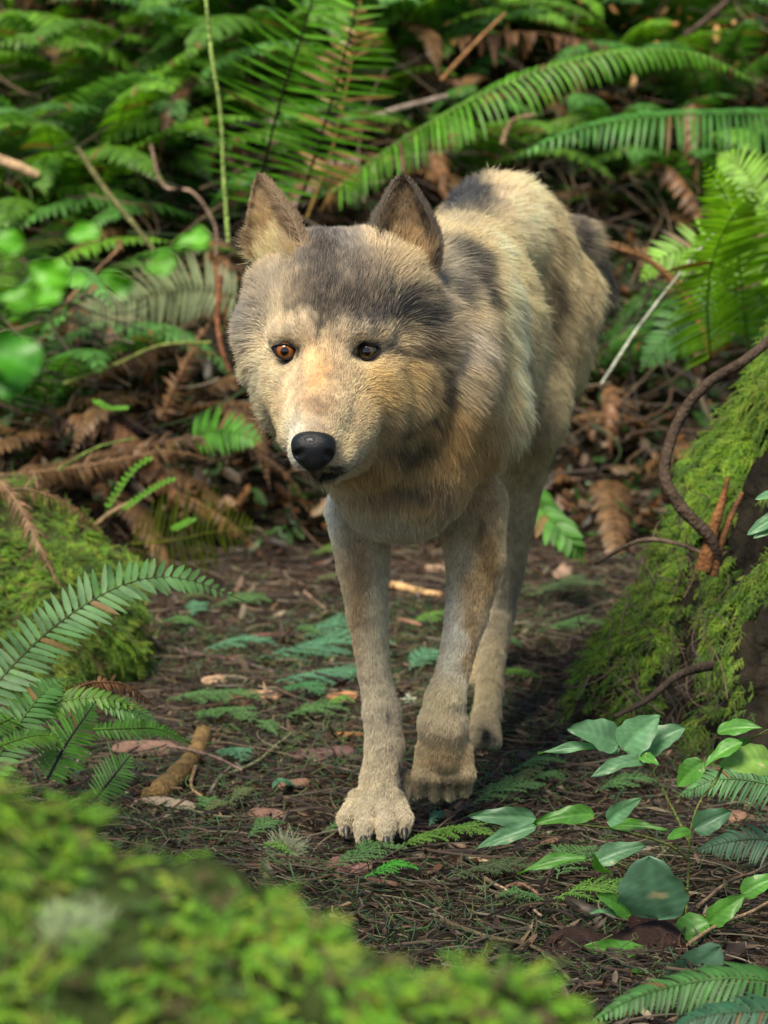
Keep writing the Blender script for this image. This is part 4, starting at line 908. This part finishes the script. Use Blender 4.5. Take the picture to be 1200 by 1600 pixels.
for px, py, k in [(60, 150, 0), (200, 60, 3), (330, 130, 1), (250, 230, 2), (120, 270, 0), (40, 60, 3), (620, 60, 2), (720, 40, 0), (820, 60, 3), (930, 30, 2), (1040, 60, 0), (1150, 20, 2),
                  (660, 180, 1), (700, 260, 0), (1000, 290, 4), (880, 330, 4), (1100, 160, 1), (480, 90, 0), (560, 170, 3), (40, 640, 1), (10, 560, 2), (200, 330, 4), (90, 420, 4), (330, 330, 1), (1040, 640, 4),
                  (960, 560, 1), (950, 720, 4), (300, 20, 0), (130, 10, 0), (0, 230, 3), (760, 110, 4), (900, 120, 4), (1020, 140, 4), (590, 30, 4), (240, 620, 4), (330, 620, 4), (130, 690, 4), (1180, 320, 3), (1190, 100, 4), (400, 30, 3), (520, 10, 2), (860, 10, 1), (20, 180, 3), (150, 180, 0), (100, 330, 3), (260, 150, 3), (250, 90, 0), (380, 200, 3), (0, 330, 0), (60, 260, 2), (180, 250, 3), (300, 250, 0), (-20, 480, 3), (640, 120, 3), (780, 40, 3), (560, 90, 0), (980, 110, 3), (1090, 10, 3), (20, 20, 0), (420, 100, 0), (600, 230, 0), (960, 250, 1), (1060, 330, 1), (1100, 250, 0)]:
    spots.append((G(px, py+40), k))
for px in range(-150, 1400, 130): spots.append((P(px, -40, 4.6+rg.uniform(-.3, .6)), int(rg.integers(0, 4)))); spots[-1][0][2] = H(spots[-1][0][0], spots[-1][0][1])
for x, y in [(-1.5, 2.6), (-2.0, 2.2), (-1.9, 3.2), (-2.6, 2.9), (-1.6, 1.9), (-2.4, 3.9), (-3.0, 2.2), (1.6, 2.6), (2.0, 3.3), (2.6, 2.7), (1.9, 1.9), (2.7, 3.8), (-1.7, 1.2), (-2.2, .6), (2.1, 1.0), (2.3, .2)]: spots.append((np.array([x, y, float(H(x, y))]), int(rg.integers(0, 5))))
for i, (q, k) in enumerate(spots):
    place_tree(protos[k if rg.random() > .08 else 4], (q[0], q[1], q[2]-.02), rg.uniform(0, 6.28), rg.uniform(.68, 1.08), first=False, group=None, tilt=(rg.uniform(.0, .3), rg.uniform(-.15, .15))); used[k] = True

for k in range(5):
    protos[k].location = (-1.3+.62*k, 4.9, float(H(-1.3+.62*k, 4.9))); protos[k].scale = (.9, .9, .9)
for o in list(COL.objects):
    if o.parent is None and o.get('label') in [p['label'] for p in protos]: o['group'] = gl[[p['label'] for p in protos].index(o['label'])]
# ------------------------------------------------------------------ broad leaves
def leaf(mb, b, t, w, nrm, col, fold=.25, wave=.06, shape=1.0, arch=.12, seed=0, spots=None):
    r = np.random.default_rng(seed); b = np.array(b); t = np.array(t); ax = t-b; L = np.linalg.norm(ax); T = ax/L
    N = norm(np.array(nrm, float)-T*(T@np.array(nrm, float))); S = np.cross(T, N); nu, nv = 9, 21; V = []; C = []
    ph = r.uniform(0, 6.28)
    for j in range(nv):
        s = j/(nv-1); hw = w*.5*(math.sin(math.pi*min(s**(.72*shape), 1))**(.75 if shape < 1.1 else .5) if 0 < s < 1 else .0)+.0003
        for i in range(nu):
            u = (i/(nu-1)-.5)*2; vein = .006*L*abs(math.sin((s*7-abs(u)*1.3)*math.pi))*(1-abs(u))
            z = fold*hw*abs(u)**1.2+wave*L*.35*math.sin(ph+s*9+u*2)*abs(u)**2-arch*L*(s-.35)**2*2+vein-.002*(abs(u) < .1)
            V.append(b+T*L*s*(1)+S*hw*u*(1+.05*math.sin(s*23+ph))+N*z)
            c = np.array(col)*(1+.18*(abs(u) < .12)+.28*abs(math.sin((s*7-abs(u)*1.3)*math.pi))**14-.12*(vnoise(np.array([[s*3+seed, u, .5]]), 2.0)[0]-.5))
            if spots:
                for (ss, uu, rr) in spots:
                    if (s-ss)**2+((u-uu)*.5)**2 < rr*rr: c = np.array((.45, .40, .22))
            C.append(c)
    F = [(j*nu+i, j*nu+i+1, (j+1)*nu+i+1, (j+1)*nu+i) for j in range(nv-1) for i in range(nu-1)]
    mb.add(V, np.array(F), np.clip(np.array(C), 0, 1))
LT = (.115, .25, .12); LG = (.085, .25, .035); LB = (.085, .185, .11)
sal = empty('broadleaf_shrub', tuple(G(1068, 1475)), 'low shrub of broad smooth green leaves at the lower right of the path', 'shrub')
YS = -.42
ST = [[(1068, 1478, -.42), (1074, 1400, -.42), (1079, 1300, -.40), (1095, 1250, -.38), (1116, 1225, -.36)],
      [(1079, 1320, -.40), (1050, 1262, -.38), (1025, 1215, -.36), (1004, 1184, -.35)], [(1078, 1345, -.41), (1040, 1318, -.42), (960, 1296, -.44), (900, 1288, -.45)],
      [(1074, 1390, -.42), (1010, 1375, -.46), (960, 1350, -.48), (925, 1341, -.48)], [(1070, 1440, -.42), (1050, 1450, -.45), (1030, 1436, -.47)],
      [(1070, 1475, -.42), (1030, 1490, -.46), (1012, 1500, -.48)], [(1070, 1480, -.42), (1100, 1450, -.45), (1150, 1410, -.45), (1200, 1375, -.45)], [(1085, 1560, -.55), (1100, 1500, -.5), (1107, 1450, -.47)],
      [(1116, 1225, -.36), (1140, 1180, -.34), (1165, 1160, -.33), (1200, 1140, -.33)]]
for s_ in ST: tube_part('stem', sal, [P(*q) for q in s_], .0022, .0012, (.10, .12, .03), n=6, seg=24)
LV = [((967, 1162), (893, 1134), 50, LT, -.36), ((972, 1172), (1028, 1118), 52, LT, -.36), ((1000, 1174), (1068, 1133), 42, LT, -.35), ((968, 1170), (840, 1166), 15, LT, -.37), ((1007, 1184), (925, 1206), 24, LT, -.38), ((1000, 1180), (1028, 1192), 16, LG, -.38),
      ((838, 1278), (733, 1274), 26, LT, -.48), ((930, 1270), (834, 1282), 26, LG, -.47), ((838, 1290), (742, 1322), 24, LT, -.49), ((947, 1284), (997, 1249), 26, LT, -.46), ((950, 1290), (1040, 1290), 16, LG, -.44),
      ((929, 1346), (1008, 1316), 30, LT, -.50), ((916, 1338), (806, 1356), 20, LG, -.50), ((955, 1368), (925, 1340), 26, LG, -.5),
      ((1028, 1438), (1012, 1346), 94, LB, -.50), ((987, 1428), (938, 1396), 28, LG, -.5), ((985, 1430), (925, 1420), 16, LT, -.5),
      ((1018, 1502), (918, 1474), 36, LG, -.52), ((1108, 1440), (1038, 1480), 46, LG, -.48), ((1106, 1444), (1163, 1397), 32, LG, -.47), ((1158, 1398), (1215, 1366), 30, LG, -.46),
      ((1034, 1560), (1125, 1486), 62, LB, -.60), ((975, 1535), (1050, 1525), 30, LG, -.6), ((1000, 1600), (1020, 1540), 24, LG, -.62), ((1090, 1530), (1160, 1530), 34, (.06, .17, .03), -.62),
      ((1098, 1190), (1055, 1228), 34, LG, -.38), ((1160, 1158), (1098, 1192), 26, LG, -.36), ((1120, 1142), (1188, 1132), 26, LG, -.33), ((1205, 1190), (1128, 1190), 50, (.20, .36, .07), -.34), ((1150, 1160), (1180, 1180), 24, LG, -.33),
      ((1083, 1296), (1143, 1266), 34, (.06, .15, .07), -.42), ((1080, 1300), (1045, 1306), 20, LG, -.42)]
for i, (b, t, w, col, Y) in enumerate(LV):
    mb = MB(); rr = np.random.default_rng(i)
    leaf(mb, P(b[0], b[1], Y), P(t[0], t[1], Y-rr.uniform(-.01, .03)), w/1090, (rr.normal(0, .25), -.75 if w > 22 else -.45, .65+rr.normal(0, .15)), np.array(col)*rr.uniform(.85, 1.15), seed=i, shape=.9 if w < 60 else 1.2,
         fold=.18 if w > 60 else .3, arch=.16, wave=.12, spots=[(.42, .0, .05), (.44, .28, .045)] if w == 94 else [(rr.uniform(.2, .9), rr.uniform(-.9, .9), rr.uniform(.02, .05)) for _ in range(i % 3)])
    mb.build('leaf', M_LEAF, sal)
s2 = empty('shrub_sprig', tuple(P(1260, 860, -.1)), 'two small green leaves poking in from the right edge before the tree', 'sprig')
for i, (b, t, w) in enumerate([((1230, 800), (1168, 832), 26), ((1225, 815), (1178, 838), 20), ((1235, 770), (1182, 776), 22)]):
    mb = MB(); leaf(mb, P(*b, -.1), P(*t, -.12), w/1200, (.2, -.6, .7), LT, seed=50+i); mb.build('leaf', M_LEAF, s2)
tube_part('stem', s2, [P(1300, 900, -.1), P(1260, 830, -.1), P(1228, 800, -.1)], .0015, .001, (.1, .12, .03), n=5, seg=10)
# bright leaves near the camera, upper left
s3 = empty('leafy_sprig', tuple(P(-120, 700, -2.0)), 'blurred sprig of small round bright green leaves at the left edge', 'sprig')
BG_ = (.09, .31, .010)
for i, (x, y, w, col) in enumerate([(300, 376, 52, BG_), (250, 415, 50, BG_), (182, 441, 52, BG_), (130, 366, 50, (.08, .28, .01)), (75, 428, 62, BG_), (75, 462, 40, BG_), (25, 470, 56, BG_), (8, 378, 56, (.09, .32, .01)), (120, 440, 30, BG_), (12, 560, 96, (.05, .24, .012)), (5, 600, 60, (.04, .2, .012))]):
    mb = MB(); rr = np.random.default_rng(i+70); a = rr.uniform(-.5, .5)+math.pi; h = w*.55
    Y = -2.0+rr.uniform(-.05, .05); leaf(mb, P(x-math.cos(a)*h, y-math.sin(a)*h, Y), P(x+math.cos(a)*h, y+math.sin(a)*h, Y), w*.86*rr.uniform(.75, 1.1)/2037, (rr.normal(0, .5), -.8, .5+rr.normal(0, .3)), np.array(col)*rr.uniform(.7, 1.15), seed=i, shape=rr.uniform(.8, 1.15), fold=.3, wave=.3); mb.build('leaf', M_LEAF, s3)
for pts in ([(-160, 480, -1.95), (0, 440, -1.98), (120, 425, -2.0), (200, 415, -2.0), (310, 395, -2.0)], [(-160, 700, -1.95), (-40, 620, -1.97), (20, 560, -2.0)], [(-60, 460, -1.95), (0, 400, -1.98), (70, 380, -2.0), (140, 375, -2.0)]):
    tube_part('stem', s3, [P(*q) for q in pts], .0012, .0006, (.08, .12, .02), n=5, seg=20)

# ------------------------------------------------------------------ sticks, bark pieces, stems
def stick(label, pts, r0, r1, col, ground=True, up=.006, name='stick', cat='stick', n=8, mat=None, group='sticks lying on the path'):
    q = [G(p[0], p[1], up) for p in pts] if ground else [P(*p) for p in pts]
    mb = MB(); tube(mb, q, r0, r1, col, n, 30, .18); o = mb.build(name, mat or M_WOOD); tag(o, label, cat, group if ground else None); return o
stick('thick yellowish brown stick lying in the litter near boulder', [(318, 1158), (303, 1195), (272, 1232), (238, 1264)], .014, .019, (.16, .10, .038), up=.012)
stick('thin pale twig crossing over the thick brown stick', [(262, 1196), (300, 1203), (340, 1215), (378, 1235)], .003, .0018, (.17, .11, .09), up=.03)
stick('long purple brown twig lying left of the planted leg', [(215, 1010), (290, 1028), (370, 1042), (430, 1060)], .004, .003, (.14, .085, .085), up=.010)
stick('slender twig lying straight towards the planted leg', [(390, 1002), (450, 1000), (510, 1000), (560, 1002)], .0035, .003, (.13, .06, .045), up=.010)
stick('bent brown twig left of the cedar spray', [(232, 1005), (245, 975), (275, 955), (300, 950)], .003, .002, (.13, .085, .05), up=.014)
stick('dark twig running under the cedar spray', [(380, 1020), (440, 1005), (500, 990), (555, 985)], .003, .002, (.06, .035, .03), up=.012)
stick('curled twig standing off the litter near the planted leg', [(475, 935), (500, 955), (510, 965), (495, 975)], .0035, .0025, (.17, .11, .08), up=.012)
stick('pale orange stick lying behind the two front legs', [(612, 925), (640, 930), (665, 936), (690, 940)], .009, .006, (.42, .26, .12), up=.012)
stick('long thin pale stick lower right of the paws', [(735, 1352), (770, 1362), (800, 1366), (832, 1370)], .003, .002, (.30, .20, .12), up=.012)
stick('pair forked pale twig in front of the rotten wood', [(755, 1385), (790, 1405), (820, 1425), (845, 1445)], .003, .002, (.34, .24, .16), up=.012)
stick('reddish twig slanting down to the rotten wood', [(790, 1400), (815, 1395), (850, 1420), (868, 1455)], .0025, .0018, (.20, .11, .07), up=.012)
stick('long dark twig curving below the rotten wood', [(690, 1455), (760, 1480), (840, 1500), (900, 1560)], .0035, .002, (.09, .07, .04), up=.014)
stick('grey twig between brown bark flake and paw', [(470, 1190), (500, 1205), (550, 1218), (590, 1235)], .0025, .0018, (.14, .10, .08), up=.012)
stick('forked grey twig in the litter below the cedar sprays', [(330, 1248), (345, 1225), (370, 1205), (400, 1195)], .003, .0018, (.17, .15, .11), up=.012)
stick('pale green twig crossing the litter below the cedar sprays', [(355, 1225), (400, 1205), (430, 1180), (455, 1160)], .003, .002, (.20, .20, .11), up=.014)
stick('thin twig behind the lifted paw', [(640, 1080), (620, 1095), (600, 1110)], .0025, .0015, (.17, .12, .09), up=.010)
stick('dark twig right of the hind paw', [(780, 1160), (850, 1162), (900, 1165)], .003, .002, (.05, .03, .025), up=.010)
stick('brown twig leaning at the foot of the root flare', [(850, 1250), (900, 1200), (950, 1150), (985, 1110)], .0025, .0015, (.11, .07, .04), up=.014)
stick('straw coloured twig at the right edge just above the corner fern', [(1075, 1500), (1120, 1470), (1170, 1450), (1215, 1425)], .003, .002, (.28, .19, .11), up=.02)
stick('straw coloured twig at the right edge beside the heart shaped leaves', [(1090, 1440), (1140, 1400), (1180, 1385), (1215, 1360)], .003, .002, (.24, .16, .1), up=.02)
stick('small bare twig rising from the litter by the boulder', [(305, 1215), (300, 1248), (330, 1270), (345, 1290)], .003, .0018, (.28, .18, .10), up=.016)
stick('white speckled stem standing before the fern at right', [(940, 600, 1.5), (985, 530, 1.5), (1010, 495, 1.5), (1045, 450, 1.5), (1085, 400, 1.5), (1118, 362, 1.5)], .0034, .0024, (.36, .38, .30), False, name='bare_stem', cat='stem')
stick('rusty arching fern stem between wolf tail and tree', [(1112, 560, 1.7), (1095, 510, 1.7), (1060, 450, 1.7), (1010, 405, 1.7), (930, 378, 1.7)], .008, .004, (.16, .075, .03), False, name='bare_stem', cat='stem')
stick('tall pale green stem standing left of the wolf ear', [(357, 378, 1.5), (350, 280, 1.5), (345, 180, 1.5), (330, 80, 1.5), (318, -40, 1.5)], .0045, .0035, (.20, .28, .07), False, name='bare_stem', cat='stem')
stick('bare brown twig on the bank above the moss mound', [(150, 820, 1.4), (175, 800, 1.4), (205, 785, 1.4)], .005, .004, (.16, .11, .06), False, name='bare_stem', cat='stem')
stick('green stem slanting up through the dead ferns at left', [(100, 600, 2.0), (180, 570, 2.0), (250, 540, 2.0), (330, 535, 2.0)], .004, .003, (.14, .16, .04), False, name='bare_stem', cat='stem')
stick('thin green stem lying over the dead fronds', [(90, 735, 1.6), (150, 700, 1.6), (210, 685, 1.6)], .003, .002, (.10, .14, .03), False, name='bare_stem', cat='stem')
stick('grey branch lying behind the upright fern stems', [(360, 195, 2.9), (450, 190, 2.9), (560, 185, 2.9), (640, 165, 2.9), (700, 150, 2.9)], .007, .006, (.20, .16, .13), False, name='branch', cat='branch')
stick('pale blurred branch at the left edge of the bank', [(-40, 240, 2.6), (20, 258, 2.6), (60, 275, 2.6)], .014, .010, (.36, .24, .14), False, name='branch', cat='branch')
stick('olive branch slanting down behind the bright leaves', [(120, 230, 2.3), (160, 290, 2.3), (200, 340, 2.3), (240, 390, 2.3)], .006, .005, (.16, .15, .06), False, name='branch', cat='branch')
stick('reddish twig leaning left of the wolf cheek', [(345, 430, 2.0), (340, 490, 2.0), (345, 540, 2.0), (358, 580, 2.0)], .006, .004, (.20, .08, .04), False, name='branch', cat='branch')
stick('brown twig slanting behind the round bright leaves', [(190, 385, 2.3), (150, 425, 2.3), (110, 465, 2.3), (80, 500, 2.3)], .004, .003, (.20, .11, .06), False, name='branch', cat='branch')
stick('dark twig crossing the ferns at the top right corner', [(1150, -10, 3.0), (1110, 25, 3.0), (1070, 55, 3.0)], .006, .005, (.08, .05, .04), False, name='branch', cat='branch')
stick('orange brown twig rising among the top ferns', [(690, 125, 2.8), (735, 75, 2.8), (790, 20, 2.8)], .005, .003, (.28, .14, .06), False, name='branch', cat='branch')
stick('curved dead twig on the dark bank above the wolf rump', [(785, 225, 2.6), (800, 190, 2.6), (835, 180, 2.6)], .006, .005, (.18, .12, .07), False, name='branch', cat='branch')
stick('bare dead twigs left of the pale green stem', [(235, 225, 2.4), (255, 290, 2.4), (300, 300, 2.4), (335, 350, 2.4), (338, 400, 2.4)], .004, .003, (.25, .17, .12), False, name='branch', cat='branch')

def slab(label, c, L, W, az, col, th=.006, tilt=(0, 0), cat='bark piece', name='bark_piece', seed=0, group='bark pieces on the path', crumple=.25):
    r = np.random.default_rng(seed); nu, nv = 22, 12; V = []; ca, sa = math.cos(az), math.sin(az)
    for l in (0, 1):
        for j in range(nv):
            for i in range(nu):
                u, v = (i/(nu-1)-.5)*2, (j/(nv-1)-.5)*2
                e = (1-abs(u)**3)**.5*(1+.35*(vnoise(np.array([[u*1.7+seed, v*.4, seed]]), 1.7)[0]-.5)); x = u*L/2; y = v*W/2*max(e, .05)
                z = (fbm(np.array([[x*14, y*14, seed]]), 1.3, seed)[0])*crumple*W+tilt[0]*x+tilt[1]*y+(th if l == 0 else 0)*(1-max(abs(u), abs(v))**6*.9)
                V.append((c[0]+x*ca-y*sa, c[1]+x*sa+y*ca, c[2]+z))
    m = nu*nv; F = []
    for j in range(nv-1):
        for i in range(nu-1):
            a = j*nu+i; F.append((a, a+1, a+nu+1, a+nu)); F.append((m+a, m+a+nu, m+a+nu+1, m+a+1))
    per = [i for i in range(nu)]+[j*nu+nu-1 for j in range(1, nv)]+[(nv-1)*nu+i for i in range(nu-2, -1, -1)]+[j*nu for j in range(nv-2, 0, -1)]
    for a, b in zip(per, per[1:]+per[:1]): F.append((a, m+a, m+b, b))
    mb = MB(); V = np.array(V); mb.add(V, np.array(F), np.array(col)*(1+.5*(vnoise(V, 40)[:, None]-.5))); o = mb.build(name, M_DEAD if name == 'dead_leaf' else M_WOOD); tag(o, label, cat, group); return o
slab('flat pinkish brown bark piece by the low ferns', G(228, 1182, .012), .105, .045, .1, (.17, .10, .075), seed=1, tilt=(0, .25))
slab('grey curled bark strip under the thick stick', G(262, 1268, .012), .095, .018, -.5, (.26, .20, .15), seed=2, tilt=(0, .3))
slab('dark purplish bark flake left of planted paw', G(505, 1188, .010), .10, .028, .25, (.11, .06, .055), seed=3, tilt=(.05, .4))
slab('crumpled reddish bark scrap before the planted paw', G(545, 1365, .012), .075, .028, -.6, (.17, .09, .075), seed=4, tilt=(.1, .5), crumple=.5)
slab('orange brown bark chip behind the planted paw', G(545, 1162, .012), .05, .012, .1, (.26, .11, .045), seed=5)
slab('brown curled leaf below the big cedar spray', G(395, 1100, .012), .085, .040, .1, (.30, .17, .10), name='dead_leaf', cat='dead leaf', seed=6, tilt=(0, .4), crumple=.4, th=.002, group='dead leaves on the path')
slab('small tan leaf left of the curled brown leaf', G(335, 1072, .012), .045, .025, .4, (.33, .21, .13), name='dead_leaf', cat='dead leaf', seed=7, tilt=(0, .4), crumple=.5, th=.002, group='dead leaves on the path')
slab('flat brown leaf at the edge of the blurred boulder', G(415, 1283, .010), .055, .032, -.2, (.19, .11, .075), name='dead_leaf', cat='dead leaf', seed=8, tilt=(0, .3), th=.002, group='dead leaves on the path')
slab('orange curled leaf touching the planted leg', G(535, 1100, .012), .05, .02, .2, (.34, .16, .07), name='dead_leaf', cat='dead leaf', seed=9, tilt=(0, .5), th=.002, crumple=.5, group='dead leaves on the path')
slab('large dark red rotten wood chunk below the round leaf', G(960, 1488, .006), .19, .06, .1, (.030, .015, .012), th=.025, seed=10, tilt=(0, .2), crumple=.9, cat='rotten wood', name='wood_chunk')
slab('smaller red rotten wood chunk beside the shrub stem', G(1025, 1460, .02), .08, .04, .5, (.045, .02, .016), th=.015, seed=11, tilt=(.2, .4), crumple=.4, cat='rotten wood', name='wood_chunk')
for i, (x, y, L, W, col) in enumerate([(680, 900, .05, .02, (.3, .2, .13)), (880, 905, .09, .03, (.26, .17, .12)), (640, 985, .05, .02, (.2, .11, .07)), (900, 760, .10, .04, (.2, .13, .1)), (960, 700, .09, .05, (.3, .2, .14)), (460, 1240, .05, .02, (.16, .09, .06)), (700, 1290, .04, .016, (.2, .09, .05)), (600, 1395, .05, .02, (.13, .07, .05)), (860, 1330, .05, .02, (.14, .08, .05)), (1140, 1290, .06, .03, (.16, .09, .06))]):
    slab(['pale chip of bark far down the path between the legs', 'pale broken bark lying at the foot of the tree', 'brown chip behind the gap between the legs', 'grey brown bark on the dark bank right of the leg', 'tan dead leaf on the dark bank right of the leg', 'small dark bark chip left of the planted paw', 'reddish chip between the lifted paw and the shrub', 'dark chip in front of the boulder tip', 'dark chip under the long thin leaves', 'brown chip at the foot of the tree trunk'][i],
         G(x, y, .012), L, W, i*1.3, col, seed=20+i, tilt=(.1, .3), crumple=.4)

# ------------------------------------------------------------------ cedar sprays
def spray_pts(c, az, size, seed, tilt=.05):
    r = np.random.default_rng(seed); C = []; f = np.array([math.cos(az), math.sin(az), tilt]); s = np.array([-math.sin(az), math.cos(az), 0.]); up = np.array([0, 0, 1.])
    main = lambda t: c+f*size*t+s*size*.10*math.sin(t*2.5)+up*.012*math.sin(t*3)
    def seg(a, b, w): m = (a+b)/2+up*.002; C.append((a, m, b, w))
    for k in range(9): seg(main(k/9), main((k+1)/9), 1.3)
    for k in range(2, 25):
        t = k/25; o = main(t); sd = 1 if k % 2 else -1; L = size*.52*(1-t)**.6*min(1, t*4)*r.uniform(.8, 1.15); d = norm(f*.8+s*sd*.9+up*r.normal(0, .10))
        n2 = max(3, int(L/.0042)); e = o+d*L
        seg(o, e, 1.1)
        for q in range(1, n2):
            u = q/n2; oo = o+d*L*u; s2 = 1 if q % 2 else -1; d2 = norm(d*.8+np.cross(up, d)*s2*.8+up*r.normal(0, .12)); l2 = L*.34*(1-u*.75)*r.uniform(.7, 1.2)
            seg(oo, oo+d2*l2, 1.0)
    return C
def cedar(label, x, y, az, size, col, seed, group='cedar sprays lying on the path'):
    c = G(x, y, .012); a = spray_pts(np.zeros(3), az, size, seed); pts = np.array([[q[0], q[1], q[2]] for q in a])+c
    hh = H(pts[..., 0], pts[..., 1]); pts[..., 2] = np.maximum(pts[..., 2]-c[2]+.012+hh.mean(), hh+.004)
    w = np.array([q[3] for q in a])[:, None]*.00095*np.array([[1, .95, .6]]); r = np.random.default_rng(seed); cc = np.array(col)*r.uniform(.75, 1.25, (len(a), 1))
    o = hair_obj('cedar_spray', pts, np.tile(w, 1), np.tile(cc[:, None], (1, 3, 1)), M_STRAND); tag(o, label, 'cedar spray', group)
TE = (.085, .22, .115); CG = (.075, .17, .045); CY = (.11, .24, .03)
k = 0
for (x, y, az, s, col, lab) in [(400, 1040, .2, .20, TE, 'big blue green cedar spray left of the planted leg'), (470, 1010, .5, .13, TE, 'blue green cedar spray touching the planted leg'), (430, 1075, -.1, .14, TE, 'blue green cedar spray under the biggest spray'), (440, 1090, -.9, .08, (.05, .18, .06), 'bright green cedar spray tip above the curled leaf'),
                                (330, 960, .1, .09, CG, 'grey green cedar spray behind the arching frond tip'), (320, 1030, 0, .10, TE, 'blue green cedar spray at the left end of the long twig'), (440, 1135, .2, .09, CG, 'olive cedar spray below the curled leaf'), (260, 1110, -.3, .13, CG, 'dull green cedar spray right of the low ferns'), (300, 1130, -.8, .11, CG, 'dull green cedar spray over the thick stick end'),
                                (345, 1190, -1.2, .07, TE, 'small cedar spray beside the thick stick'), (660, 1320, -.4, .085, CY, 'bright green cedar spray in front of the lifted paw'), (500, 1318, .3, .07, CG, 'green cedar spray in front of the planted paw'), (620, 1345, .2, .06, CY, 'small bright cedar spray right of the planted toes'), (870, 1390, 1.1, .10, CG, 'upright pale cedar spray left of the round leaf'),
                                (860, 1425, .1, .10, CY, 'yellow green cedar spray above the rotten wood'), (930, 1250, .3, .08, CG, 'cedar spray beneath the upper leaves of the shrub'), (740, 1270, .5, .10, CG, 'dark cedar spray right of the lifted paw'), (800, 1220, .2, .07, CG, 'cedar spray right of the hind paw'), (640, 1060, .9, .09, TE, 'cedar spray between the two front legs'), (640, 985, .2, .07, CY, 'yellow green spray farther back between the legs'),
                                (830, 940, .3, .12, (.10, .16, .06), 'pale green spray near the foot of the mossy flare'), (700, 1390, .0, .10, (.06, .09, .03), 'dull cedar spray at the tip of the boulder'), (520, 1370, .6, .10, CG, 'dull cedar spray beside the curly lichen'), (480, 880, .3, .10, (.10, .16, .03), 'yellow green spray at the back of the path'), (570, 1390, .2, .06, (.05, .28, .02), 'bright blurred sprig above the boulder edge'), (840, 1000, .1, .10, CG, 'green spray at the foot of the mossy flare')]:
    cedar(lab, x, y, az, s*1.2, col, 300+k); k += 1
# small-leaved sprigs on the moss mound
sp = empty('huckleberry_sprig', tuple(P(190, 800, 1.35)), 'thin sprigs with tiny green leaves rising over the moss mound', 'sprig')
for j, pts in enumerate([[(165, 800, 1.35), (190, 760, 1.35), (210, 735, 1.35), (232, 720, 1.35)], [(190, 800, 1.35), (225, 775, 1.35), (250, 760, 1.35), (268, 752, 1.35)], [(200, 640, 1.6), (170, 640, 1.6), (150, 630, 1.6)], [(270, 830, 1.35), (290, 820, 1.35), (300, 815, 1.35)]]):
    q = [P(*p) for p in pts]; tube_part('stem', sp, q, .001, .0006, (.1, .14, .03), n=5, seg=12)
    c, L = crom(q, 12); mb = MB()
    for i in range(1, 12):
        for sd in (-1, 1):
            d = norm(np.array([sd*.6, -.1, .5+.3*random.random()])); leaf(mb, c[i], c[i]+d*.010, .0065, (0, -.8, .5), (.12, .30, .03), seed=i)
    mb.build('leaf', M_LEAF, sp)

rc = np.random.default_rng(404)
for i in range(34):
    x, y = rc.uniform(230, 900), rc.uniform(900, 1480)
    if 520 < x < 660 and y < 1330: continue
    if y > 1180+ (x-0)*.45: continue
    cedar('small loose green cedar scrap lying in the litter of the path', x, y, rc.uniform(0, 6.28), rc.uniform(.035, .075), [CG, CY, TE, (.10, .13, .04)][i % 4], 500+i, 'loose cedar scraps in the litter')

# ------------------------------------------------------------------ unseen tree added beside the camera to shade the near end of the path
shade_tree = empty('tree', (-2.6, -2.9, 0), 'unseen leafy tree added left of the path to shade its near end', 'tree')
tube_part('trunk', shade_tree, [(-2.6, -2.9, -.1), (-2.55, -2.85, 1.2), (-2.4, -2.7, 2.6), (-2.3, -2.6, 4.2)], .10, .05, (.05, .035, .025), M_BARK, n=12, seg=30)
sv = np.array([math.sin(SUN_AZ), math.cos(SUN_AZ)]); rt = np.random.default_rng(12); mb = MB()
perp = np.array([-sv[1], sv[0]]); tanE = math.tan(SUN_EL)
for bgh in range(9):
    h = -.05-rt.uniform(0, 1.1); s_ = rt.uniform(1.75, 2.3); w_ = rt.uniform(-.2, .2)+(bgh-4)*.22
    c = np.array([sv[0]*s_+perp[0]*w_, sv[1]*s_+perp[1]*w_, max(h+tanE*s_, 1.8)])
    tube(mb, [(-2.45, -2.75, 2.2), tuple((np.array([-2.45, -2.75, 2.2])+c)/2+np.array([0, 0, .25])), tuple(c)], .018, .005, (.05, .035, .025), 6, 14)
o = mb.build('shade_limb', M_BARK, shade_tree)
mb = MB(); n = 2000; h = -.02-rt.random(n)**1.2*1.25; s_ = rt.uniform(1.6, 2.4, n); w_ = rt.uniform(-1.2, 1.3, n)
c = np.stack([sv[0]*s_+perp[0]*w_, sv[1]*s_+perp[1]*w_, h+tanE*s_], 1); c += nvec(c, 3, 2)*.12; k_ = vnoise(c, 4.5, 6) > .42; k_ &= c[:, 2] > 1.75; c = c[k_]; n = len(c)
X = norm(rt.normal(0, 1, (n, 3))*np.array([1, 1, .35])); Z = norm(rt.normal(0, .5, (n, 3))+np.array([0, 0, 1])); Y = norm(np.cross(Z, X)); L = rt.uniform(.03, .055, n)[:, None]
V = np.stack([c-X*L, c+Y*L*.45, c+X*L, c-Y*L*.45], 1).reshape(-1, 3); F = np.arange(4*n).reshape(-1, 4); mb.add(V, F, np.repeat(np.array((.06, .13, .02))*rt.uniform(.6, 1.4, (n, 1)), 4, 0)); mb.build('shade_crown', M_LEAF, shade_tree)
